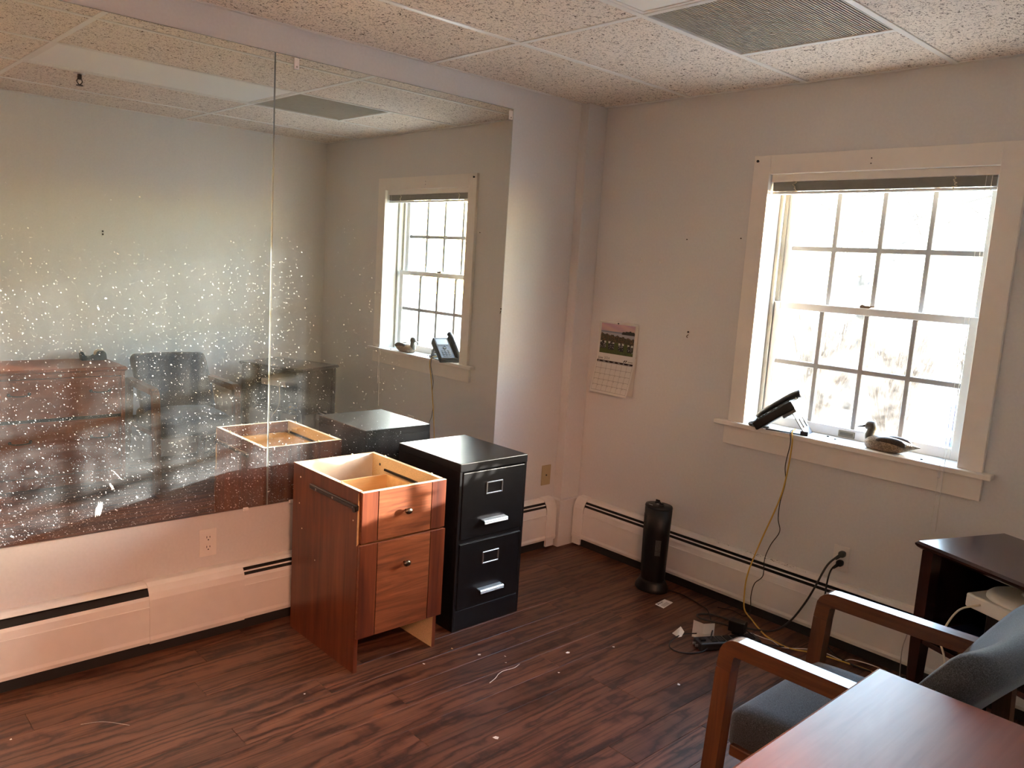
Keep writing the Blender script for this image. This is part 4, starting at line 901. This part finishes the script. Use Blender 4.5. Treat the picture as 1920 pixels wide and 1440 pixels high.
# printed photograph: colours per facet
pr_mat, nt, bb = new_mat('printed_photo'); at = N(nt, 'ShaderNodeVertexColor', layer_name='print'); nt.links.new(at.outputs[0], bb.inputs['Base Color']); setin(bb, Roughness=0.35)
def photo(u, v):
    rnd = random.random()
    hill = 0.70 + 0.05 * max(0, 1 - abs(u - 0.86) / 0.22) + 0.012 * math.sin(u * 60)
    if v > 0.74 and not (u > 0.62 and v < hill + 0.06 and u > 0.64):
        s = (v - 0.74) / 0.26; w = 0.5 + 0.5 * math.sin(9 * u + 22 * v); return (0.42 + 0.10 * w, 0.30 + 0.06 * w - 0.03 * s, 0.30 + 0.06 * s)
    if u > 0.62 and v > 0.69: return (0.015, 0.018, 0.014)
    if v > 0.71: return (0.16, 0.19, 0.24)
    shore = 0.66 - 0.10 * u + 0.02 * math.sin(u * 40)
    if v > shore: return (0.34, 0.33, 0.36)
    if v > 0.42 - 0.06 * u: g = 0.5 + rnd; return (0.045 * g, 0.038 * g, 0.018 * g) if rnd < 0.8 else (0.16, 0.075, 0.03)
    for c in (0.09, 0.34, 0.63, 0.90):
        du = abs(u - c); vv = v + 0.06 * u
        if du < 0.085 and 0.16 < vv < 0.44:
            if vv > 0.36 and du > 0.03: return (0.55, 0.53, 0.45)
            return (0.012, 0.010, 0.012) if rnd < 0.85 else (0.30, 0.28, 0.25)
    g = 0.7 + 0.6 * rnd; return (0.055 * g, 0.075 * g, 0.014 * g)
b = sheet(upper_pt, 56, 44, 0.055, 0.925, 0.06, 0.93, 0.0006, 0)
ly = b.loops.layers.float_color.new('print'); i = 0
for f in b.faces:
    c = photo(((i % 56) + 0.5) / 56, ((i // 56) + 0.5) / 44); i += 1
    for l in f.loops: l[ly] = (*c, 1)
part('lake_photo', b, pr_mat, up_page)
part('weekday_bar', sheet(lower_pt, 6, 1, 0.03, 0.965, 0.815, 0.865, 0.0014, 0.0004), M['ink'], low_page)
b = B()
def line(u0, u1, v0, v1):
    n = max(1, int((v1 - v0) * 12)); nu = max(1, int((u1 - u0) * 6)); g = [[b.verts.new(lower_pt(u0 + (u1 - u0) * i / nu, v0 + (v1 - v0) * j / n, 0.0011)) for i in range(nu + 1)] for j in range(n + 1)]
    for j in range(n):
        for i in range(nu): b.faces.new((g[j][i], g[j][i + 1], g[j + 1][i + 1], g[j + 1][i]))
for k in range(8): line(0.035 + k * 0.1325, 0.039 + k * 0.1325, 0.06, 0.80)
for k in range(6): line(0.035, 0.966, 0.06 + k * 0.148, 0.066 + k * 0.148)
part('date_grid', b, M['ink_grey'], low_page)
def print_text(s, size, u, v, mat, fn=lower_pt, d=0.0018):
    b = text_mesh(s, size, 0.0)
    for vtx in b.verts:
        uu = u + vtx.co.x / (cx1 - cx0); vv = v + vtx.co.y / (czf - cz0); vtx.co = Vector(fn(uu, vv, d))
    return part('print', b, mat, low_page)
print_text('June', 0.019, 0.055, 0.895, M['ink']); print_text('2024', 0.020, 0.205, 0.895, M['ink_grey'])
for k, s in enumerate(('SUN', 'MON', 'TUE', 'WED', 'THU', 'FRI', 'SAT')): print_text(s, 0.0075, 0.055 + k * 0.1325, 0.826, M['paper'], d=0.0022)
dn = 1
for r in range(5):
    for c in range(7):
        if (r == 0 and c < 6) or dn > 30: continue
        print_text(str(dn), 0.0075, 0.042 + c * 0.1325, 0.775 - r * 0.148, M['ink_grey']); dn += 1
b = B()
for (u, v, s) in ((0.735, 0.905, 0.020), (0.75, 0.925, 0.016), (0.775, 0.90, 0.014), (0.79, 0.925, 0.018)):
    q = [lower_pt(u + a * s, v + c * s * 1.3, 0.0015) for a, c in ((-1, -0.8), (0.2, -1), (1, 0.4), (0.1, 1))]; b.faces.new([b.verts.new(p) for p in q])
part('logo_mark', b, M['ink'], low_page)
b = B(); line(0.83, 0.95, 0.895, 0.912); part('logo_line', b, M['ink_grey'], low_page)
part('nail', lathe(B(), [(0.0035, -0.0085), (0.0035, -0.013)], (0.262, 0, 1.279), 10, axis='y'), M['steel_dark'], cl)

# ------------------------------------------------------------------ pins, hooks and screw holes
def peg(name, label, cat, p, face, r, mat, group=None, ln=0.006):
    b = lathe(B(), [(r * 0.6, 0), (r * 0.6, ln * 0.5), (r, ln * 0.6), (r, ln)], (0, 0, 0), 10)
    rot = {'-y': Matrix.Rotation(PI / 2, 4, 'X'), '-x': Matrix.Rotation(-PI / 2, 4, 'Y')}[face]
    bmesh.ops.transform(b, matrix=Matrix.Translation(Vector(p)) @ rot, verts=b.verts[:])
    return solo(name, b, mat, label, cat, group, True, p)
for x in (0.378, 0.505):
    b = tube(B(), [(x, 0.0, 1.632), (x, -0.006, 1.630), (x, -0.008, 1.618), (x, -0.014, 1.612), (x, -0.018, 1.622)], 0.0018, 6, 4); box(b, x - 0.006, x + 0.006, -0.0025, 0, 1.612, 1.636, bev=0.0008)
    solo('wall_hook', b, M['white_plastic'], 'small white adhesive wall hook above the calendar, ' + ('the left one' if x < 0.4 else 'the right one'), 'hook', 'white hooks above the calendar', True, (x, 0, 1.612))
peg('wall_screw', 'dark screw in the wall right of the calendar, nearly level with its top', 'screw', (0.709, 0, 1.280), '-y', 0.005, M['steel_dark'])
b = tube(B(), [(0.709, 0.0, 1.266), (0.709, -0.008, 1.264), (0.706, -0.010, 1.256), (0.712, -0.009, 1.252)], 0.002, 6, 4); solo('wall_hook', b, M['knob_metal'], 'tiny bronze cup hook right of the calendar', 'hook', smooth=True, loc=(0.709, 0, 1.252))
peg('wall_nail', 'tiny nail in the wall well above the calendar', 'nail', (0.650, 0, 1.736), '-y', 0.003, M['steel_dark'])
peg('wall_nail', 'tiny nail in the wall just left of the window casing', 'nail', (0.954, 0, 1.747), '-y', 0.003, M['steel_dark'])
peg('push_pin', 'black push pin in the top left corner of the window casing', 'push pin', (1.016, -0.02, 2.094), '-y', 0.006, M['ink'], ln=0.010)
for z in (2.083, 2.062): peg('screw_hole_plug', ('upper' if z > 2.07 else 'lower') + ' of two tiny dark screw heads in the window head casing', 'screw', (1.536, -0.02, z), '-y', 0.0028, M['steel_dark'], 'screws in the head casing', 0.002)
for z in (1.608, 1.588): peg('wall_screw', ('upper' if z > 1.6 else 'lower') + ' of two dark screws in the bare wall above the dresser', 'screw', (W, -1.68, z), '-x', 0.006, M['steel_dark'], 'screws above the dresser')

# ------------------------------------------------------------------ cords and floor clutter
def cable(name, label, pts, r, mat, cat='cable', sub=8): return solo(name, tube(B(), pts, r, 8, sub), mat, label, cat, smooth=True, loc=tuple(pts[-1]))
cable('network_cable', 'yellow network cable hanging from the phone down to the floor', [(1.335, -0.010, 0.905), (1.340, -0.046, 0.893), (1.350, -0.052, 0.85), (1.338, -0.040, 0.73), (1.322, -0.036, 0.616), (1.295, -0.042, 0.508), (1.250, -0.060, 0.345), (1.222, -0.085, 0.20), (1.220, -0.092, 0.10), (1.235, -0.100, 0.03),
      (1.290, -0.120, 0.005), (1.350, -0.170, 0.005), (1.428, -0.222, 0.005), (1.539, -0.240, 0.005), (1.634, -0.190, 0.005), (1.739, -0.165, 0.005), (1.869, -0.150, 0.005), (2.00, -0.20, 0.005)], 0.0034, M['yellow'])
cable('phone_cord', 'thin black cord hanging crookedly beside the yellow cable', [(1.325, -0.012, 0.900), (1.332, -0.046, 0.893), (1.340, -0.050, 0.84), (1.322, -0.038, 0.735), (1.330, -0.034, 0.66), (1.315, -0.034, 0.56), (1.318, -0.040, 0.485), (1.335, -0.046, 0.43), (1.305, -0.058, 0.36), (1.290, -0.070, 0.29), (1.298, -0.084, 0.215), (1.262, -0.086, 0.165), (1.252, -0.088, 0.10), (1.262, -0.096, 0.03), (1.24, -0.11, 0.004), (1.17, -0.10, 0.004), (1.11, -0.13, 0.004)], 0.0020, M['rubber'])
cable('extension_cord', 'thick dark grey power cord drooping from the outlet to the power strip', [(1.616, -0.045, 0.404), (1.585, -0.075, 0.355), (1.555, -0.098, 0.255), (1.521, -0.102, 0.169), (1.470, -0.112, 0.070), (1.420, -0.150, 0.014), (1.36, -0.20, 0.007), (1.30, -0.225, 0.007), (1.22, -0.215, 0.007), (1.14, -0.235, 0.007), (1.105, -0.290, 0.007), (1.150, -0.315, 0.009), (1.24, -0.290, 0.014), (1.335, -0.285, 0.018)], 0.0046, M['strip_grey'])
cable('extension_cord', 'black cord dropping from the lower plug behind the chair', [(1.612, -0.045, 0.364), (1.606, -0.085, 0.335), (1.604, -0.100, 0.25), (1.610, -0.105, 0.12), (1.64, -0.12, 0.04), (1.70, -0.14, 0.008), (1.80, -0.16, 0.006), (1.92, -0.13, 0.006), (2.02, -0.10, 0.03), (2.15, -0.12, 0.006), (2.3, -0.2, 0.006)], 0.0036, M['rubber'])
cable('heater_cord', 'black cord looping on the floor in front of the tower heater', [(0.835, -0.175, 0.010), (0.90, -0.150, 0.005), (0.955, -0.152, 0.004), (1.04, -0.175, 0.004), (1.114, -0.222, 0.014), (1.19, -0.30, 0.004), (1.245, -0.372, 0.02), (1.300, -0.470, 0.048), (1.338, -0.560, 0.012), (1.315, -0.630, 0.004), (1.266, -0.672, 0.004), (1.215, -0.655, 0.004), (1.186, -0.582, 0.004), (1.192, -0.515, 0.008), (1.235, -0.485, 0.020)], 0.0030, M['rubber'])
cable('thin_white_cord', 'thin white cord snaking along the floor toward the side table', [(1.36, -0.31, 0.03), (1.378, -0.262, 0.012), (1.42, -0.24, 0.003), (1.456, -0.234, 0.003), (1.52, -0.252, 0.003), (1.60, -0.195, 0.012), (1.667, -0.166, 0.012), (1.733, -0.150, 0.003), (1.760, -0.105, 0.003), (1.858, -0.085, 0.003), (1.95, -0.12, 0.003), (2.02, -0.2, 0.003)], 0.0019, M['paper'])
cable('thin_grey_cord', 'thin grey cord running down the side table leg to the floor', [on_table(0.012, 0.010, 0.40), on_table(0.005, 0.004, 0.33), on_table(0.014, 0.002, 0.20), on_table(0.006, 0.003, 0.10), on_table(0.0, -0.02, 0.003), on_table(0.05, -0.06, 0.003)], 0.0019, M['ink_grey'])
cable('network_cable', 'cream cable looping over the floor between chair and side table', [(2.62, -1.02, 0.06), (2.70, -1.05, 0.10), (2.80, -0.98, 0.16), (2.87, -0.92, 0.10), (2.86, -0.85, 0.004), (2.7, -0.8, 0.004)], 0.0034, M['cream_cable'])
b = B()
for k in range(6):
    x, y = 2.70 + 0.03 * k, -0.98 + 0.05 * (k % 3)
    tube(b, [(x, y, 0.004), (x + 0.04, y + 0.05, 0.05 + 0.02 * (k % 2)), (x - 0.02, y + 0.09, 0.09), (x + 0.05, y + 0.03, 0.03), (x + 0.02, y - 0.05, 0.004)], 0.0022, 6, 6)
solo('cord_tangle', b, M['rubber'], 'tangle of thin black cords on the floor behind the chair', 'cords', smooth=True, loc=(2.78, -0.95, 0.0))['kind'] = 'stuff'
def plug(label, p, ang, mat):
    t = thing('power_plug', label, 'plug', p)
    c, s = math.cos(ang), math.sin(ang)
    b = rbox(B(), (p[0], p[1] - 0.016, p[2]), (0.0135, 0.017, 0.0135), 0.010, 5); part('body', b, mat, t, True)
    b = tube(B(), [(p[0], p[1] - 0.026, p[2] - 0.002), (p[0] - 0.006, p[1] - 0.036, p[2] - 0.010), (p[0] - 0.014, p[1] - 0.046, p[2] - 0.020)], lambda q: 0.0085 - 0.003 * q, 8, 4); part('strain_relief', b, mat, t, True)
plug('dark green-grey power plug in the upper socket under the window', (1.622, -0.0083, 0.408), 0, plain('plug_green_grey', (0.045, 0.052, 0.045), 0.5))
plug('black power plug in the lower socket under the window', (1.617, -0.0083, 0.366), 0, M['rubber'])

# power strip with an adapter plugged in
SPA = math.atan2(0.225, 0.115)
ps = thing('power_strip', 'dark grey power strip lying on the floor under the cords', 'power strip', (1.36, -0.44, 0.0), math.radians(62))
part('case', bx(-0.145, 0.145, -0.036, 0.036, 0.0, 0.034, bev=0.007, seg=2), M['strip_grey'], ps, local=True)
for k in range(6):
    x = -0.085 + k * 0.036; part('socket', bx(x, x + 0.026, -0.024, 0.024, 0.034, 0.0355, bev=0.002), M['black_plastic'], ps, local=True)
part('rocker_switch', bx(-0.132, -0.108, -0.012, 0.012, 0.033, 0.042, bev=0.002), M['black_plastic'], ps, local=True)
for s in (-0.011, 0.011): part('plug_prong', bx(-0.158, -0.144, s - 0.003, s + 0.003, 0.012, 0.022, bev=0.001), M['chrome'], ps, local=True)
t = thing('power_adapter', 'black block power adapter standing in the power strip', 'power adapter', (1.362, -0.372, 0.036), math.radians(12))
part('case', bx(-0.036, 0.036, -0.022, 0.022, 0.012, 0.062, bev=0.005, seg=2), M['black_plastic'], t, local=True)
part('plug_neck', bx(-0.020, 0.014, -0.015, 0.015, -0.0005, 0.013, bev=0.002), M['black_plastic'], t, local=True)
part('cord', tube(B(), [(0.034, 0, 0.03), (0.060, 0.005, 0.016), (0.10, 0.04, -0.025), (0.18, 0.09, -0.031)], 0.0028, 6, 5), M['rubber'], t, True, local=True)
# papers
t = thing('folded_card', 'white card folded like a tent leaning on the power strip', 'card', (1.262, -0.480, 0.0), math.radians(30))
b = B(); pts = [(-0.045, 0.0, 0.036), (0.0, -0.018, 0.034), (0.046, 0.004, 0.036)]
lo = [b.verts.new(p) for p in pts]; hi = [b.verts.new((p[0], p[1] + 0.012, p[2] + 0.042)) for p in pts]
for i in range(2): b.faces.new((lo[i], lo[i + 1], hi[i + 1], hi[i]))
bmesh.ops.solidify(b, geom=b.faces[:], thickness=0.001); part('card', b, M['paper'], t, local=True)
b = B(); box(b, -0.046, 0.046, 0.010, 0.016, 0.001, 0.037); part('flap', b, M['paper'], t, local=True)
b = B(); q = [(-0.028, -0.012, 0.002), (0.012, -0.024, 0.002), (0.022, -0.012, 0.006), (0.018, 0.012, 0.020), (-0.012, 0.026, 0.030)]
b.faces.new([b.verts.new(p) for p in q]); bmesh.ops.solidify(b, geom=b.faces[:], thickness=0.0008); bmesh.ops.translate(b, verts=b.verts[:], vec=(1.175, -0.530, 0))
solo('paper_corner', b, M['paper'], 'curled torn paper corner beside the black cord loop', 'paper', loc=(1.175, -0.530, 0))
t = thing('business_card', 'small printed card lying flat in front of the tower heater', 'card', (0.928, -0.306, 0.0))
cA, cB2, cC, cD = [Vector(p) for p in ((0.907, -0.349, 0.0006), (0.960, -0.354, 0.0006), (0.945, -0.259, 0.0006), (0.897, -0.262, 0.0006))]
b = prism(B(), [(p.x, p.y) for p in (cA, cB2, cC, cD)], 'z', 0.0004, 0.0014); cd = part('card', b, M['paper'], t)
def card_pt(u, v, z=0.0018): p = cA + (cD - cA) * u + (cB2 - cA) * v; return (p.x, p.y, z)
b = B()
for (u0, u1, v0, v1) in ((0.10, 0.20, 0.10, 0.30), (0.26, 0.30, 0.12, 0.34), (0.30, 0.40, 0.12, 0.17), (0.36, 0.40, 0.17, 0.34), (0.45, 0.62, 0.12, 0.17), (0.45, 0.50, 0.17, 0.36), (0.58, 0.62, 0.17, 0.30)): b.faces.new([b.verts.new(card_pt(*q)) for q in ((u0, v0), (u1, v0), (u1, v1), (u0, v1))])
part('print', b, M['ink'], cd)
b = B()
for k in range(5): b.faces.new([b.verts.new(card_pt(*q)) for q in ((0.15, 0.48 + k * 0.09), (0.8, 0.48 + k * 0.09), (0.8, 0.52 + k * 0.09), (0.15, 0.52 + k * 0.09))])
part('print', b, M['ink_grey'], cd)
# scraps and a thread
SCR = [((1.002, -1.055), 0.011), ((1.094, -1.203), 0.006), ((0.874, -1.287), 0.006), ((0.915, -1.321), 0.005), ((0.734, -1.587), 0.006), ((1.276, -1.692), 0.012), ((0.37, -2.91), 0.006), ((1.435, -0.893), 0.008), ((1.491, -0.567), 0.005), ((0.80, -1.36), 0.008), ((0.70, -1.42), 0.006), ((1.08, -0.86), 0.006), ((0.66, -2.06), 0.005)]
SLAB = ['curled clear scrap in the middle of the floor, the largest one there', 'tiny pale scrap between the thread and the clear curled scrap', 'tiny pale scrap in front of the file cabinet, left of two', 'tiny pale scrap in front of the file cabinet, right of two', 'tiny pale scrap in front of the cherry cabinet foot', 'white torn scrap lowest in the middle of the floor', 'tiny white scrap nearest the bottom left corner', 'pale scrap on the floor in front of the chair leg', 'tiny pale scrap beside the power strip', 'pale scrap at the corner of the black file cabinet', 'wood splinter beside the foot of the cherry cabinet', 'tiny pale scrap between the heater card and the cabinets', 'tiny pale scrap beside the left foot of the cherry cabinet']
for k, ((x, y), s) in enumerate(SCR):
    b = B(); n = 5; pts = [(x + s * (0.7 + 0.5 * random.random()) * math.cos(2 * PI * i / n), y + s * (0.5 + 0.5 * random.random()) * math.sin(2 * PI * i / n), 0.0012 + random.random() * 0.004) for i in range(n)]
    b.faces.new([b.verts.new(p) for p in pts]); bmesh.ops.solidify(b, geom=b.faces[:], thickness=0.0006)
    solo('paper_scrap', b, M['paper'] if k != 10 else M['maple'], SLAB[k], 'scrap', 'scraps on the floor', loc=(x, y, 0.001))
cable('thread', 'short white thread lying on the floor in front of the cabinets', [(0.992, -1.472, 0.0012), (0.978, -1.430, 0.0012), (0.962, -1.400, 0.0012), (0.955, -1.366, 0.0012), (0.962, -1.32, 0.0012), (0.952, -1.28, 0.0012)], 0.0011, M['paper'], 'thread')
cable('thread', 'fine pale hair-like thread on the floor near the left heater', [(0.405, -2.72, 0.001), (0.43, -2.66, 0.001), (0.50, -2.60, 0.001)], 0.0004, M['paper'], 'thread')

# ------------------------------------------------------------------ outdoors
M['ground'] = plain('pale_ground', (0.34, 0.32, 0.30), 0.9, var=0.2, scale=1.5)
b = bx(-40, 40, 0.22, 60, -0.75, -0.65); struct('ground_outside', b, M['ground'], 'pale sunlit ground outside the window', 'ground')
M['bark'] = plain('bark', (0.020, 0.017, 0.015), 0.9, var=0.3); M['twig'] = plain('dry_shrub', (0.050, 0.028, 0.014), 0.9, var=0.4, scale=8)
def bare_tree(x, y, h, label, seed):
    rs = random.Random(seed); t = thing('bare_tree', label, 'tree', (x, y, -0.65), group='bare trees outside')
    part('trunk', tube(B(), [(x, y, -0.65), (x + 0.1, y, h * 0.2), (x - 0.05, y, h * 0.45), (x + 0.1, y, h)], lambda q: 0.16 * (1 - 0.85 * q), 8, 5), M['bark'], t, True)
    for k in range(14):
        z = h * (0.28 + 0.05 * k); a = rs.uniform(0, 2 * PI); L = h * (0.5 - 0.025 * k)
        p = [(x, y, z), (x + L * 0.4 * math.cos(a), y + L * 0.4 * math.sin(a), z + L * 0.22), (x + L * math.cos(a + 0.3), y + L * math.sin(a + 0.3), z + L * 0.45)]
        b = tube(B(), p, lambda q: 0.045 * (1 - 0.85 * q), 6, 5)
        for j in range(6):
            f = 0.3 + 0.11 * j; P0 = Vector(p[0]).lerp(Vector(p[1]), min(1, f * 2)) if f < 0.5 else Vector(p[1]).lerp(Vector(p[2]), f * 2 - 1)
            d = Vector((rs.uniform(-1, 1), rs.uniform(-1, 1), rs.uniform(0.1, 0.9))) * L * 0.35
            tube(b, [P0, P0 + d * 0.5 + Vector((0, 0, 0.04)), P0 + d], lambda q: 0.014 * (1 - 0.7 * q), 5, 3)
        part('branch', b, M['bark'], t, True)
bare_tree(-3.4, 11.0, 5.2, 'bare tree seen through the left panes of the window', 3)
bare_tree(-2.2, 18.5, 8.0, 'bare tree seen through the right panes of the window', 5)
def shrub(x, y, r, h, label, seed):
    rs = random.Random(seed); t = thing('dry_shrub', label, 'shrub', (x, y, -0.65), group='dry shrubs outside'); b = B()
    for k in range(340):
        a = rs.uniform(0, 2 * PI); rr = r * math.sqrt(rs.random()); z = h * (0.45 + 0.55 * rs.random())
        tube(b, [(x + rr * 0.2 * math.cos(a), y + rr * 0.2 * math.sin(a), -0.65), (x + rr * 0.7 * math.cos(a), y + rr * 0.7 * math.sin(a), -0.65 + z * 0.6), (x + rr * math.cos(a + 0.2), y + rr * math.sin(a + 0.2), -0.65 + z)], 0.0065, 4, 2)
    part('twigs', b, M['twig'], t)
for k, (x, lab) in enumerate(((-4.6, 'brown dry shrub furthest left through the window'), (-3.2, 'brown dry shrub left of centre through the window'), (-1.9, 'brown dry shrub at the right of the window view'), (-0.55, 'brown dry shrub beyond the blue car'))): shrub(x, 9.2 + 0.3 * (k % 2), 0.62, 1.75, lab, 20 + k)
# a parked blue car, only a sliver of it shows at the right edge of the glass
cr = thing('blue_car', 'bright blue parked car glimpsed through the lower right panes', 'car', (1.88, 7.0, -0.65))
M['car_blue'] = plain('car_paint', (0.004, 0.030, 0.16), 0.35, coat=0.1, spec=0.2); M['tyre'] = plain('tyre', (0.02, 0.02, 0.02), 0.8); M['car_glass'] = plain('car_glass', (0.03, 0.04, 0.05), 0.08)
ox, oz = -0.22, -0.65
side = [(0.0, 0.34), (0.03, 0.84), (0.16, 0.98), (1.05, 1.08), (1.60, 1.66), (3.3, 1.70), (3.95, 1.12), (4.15, 1.06), (4.2, 0.36), (3.7, 0.28), (0.4, 0.28)]
part('body', prism(B(), [(ox + p[0], oz + p[1]) for p in side], 'y', 6.2, 7.85, bev=0.05), M['car_blue'], cr)
part('side_window', prism(B(), [(ox + p[0], oz + p[1]) for p in ((1.22, 1.12), (1.70, 1.58), (3.22, 1.61), (3.7, 1.14))], 'y', 6.19, 6.21), M['car_glass'], cr)
for x in (0.75, 3.35):
    w = part('wheel', lathe(B(), [(0.30, 6.18), (0.33, 6.22), (0.33, 6.36), (0.30, 6.40)], (ox + x, 0, oz + 0.33), 28, axis='y'), M['tyre'], cr, True)
    part('hub_cap', lathe(B(), [(0.20, 6.175), (0.19, 6.165), (0.05, 6.16)], (ox + x, 0, oz + 0.33), 20, axis='y'), M['chrome'], w, True)
part('headlight', rbox(B(), (ox + 0.12, 6.26, oz + 0.66), (0.10, 0.08, 0.07), 0.06, 5), M['white_plastic'], cr, True)
part('bumper', bx(ox - 0.05, ox + 0.16, 6.22, 7.83, oz + 0.26, oz + 0.46, bev=0.03, seg=2), M['white_plastic'], cr)
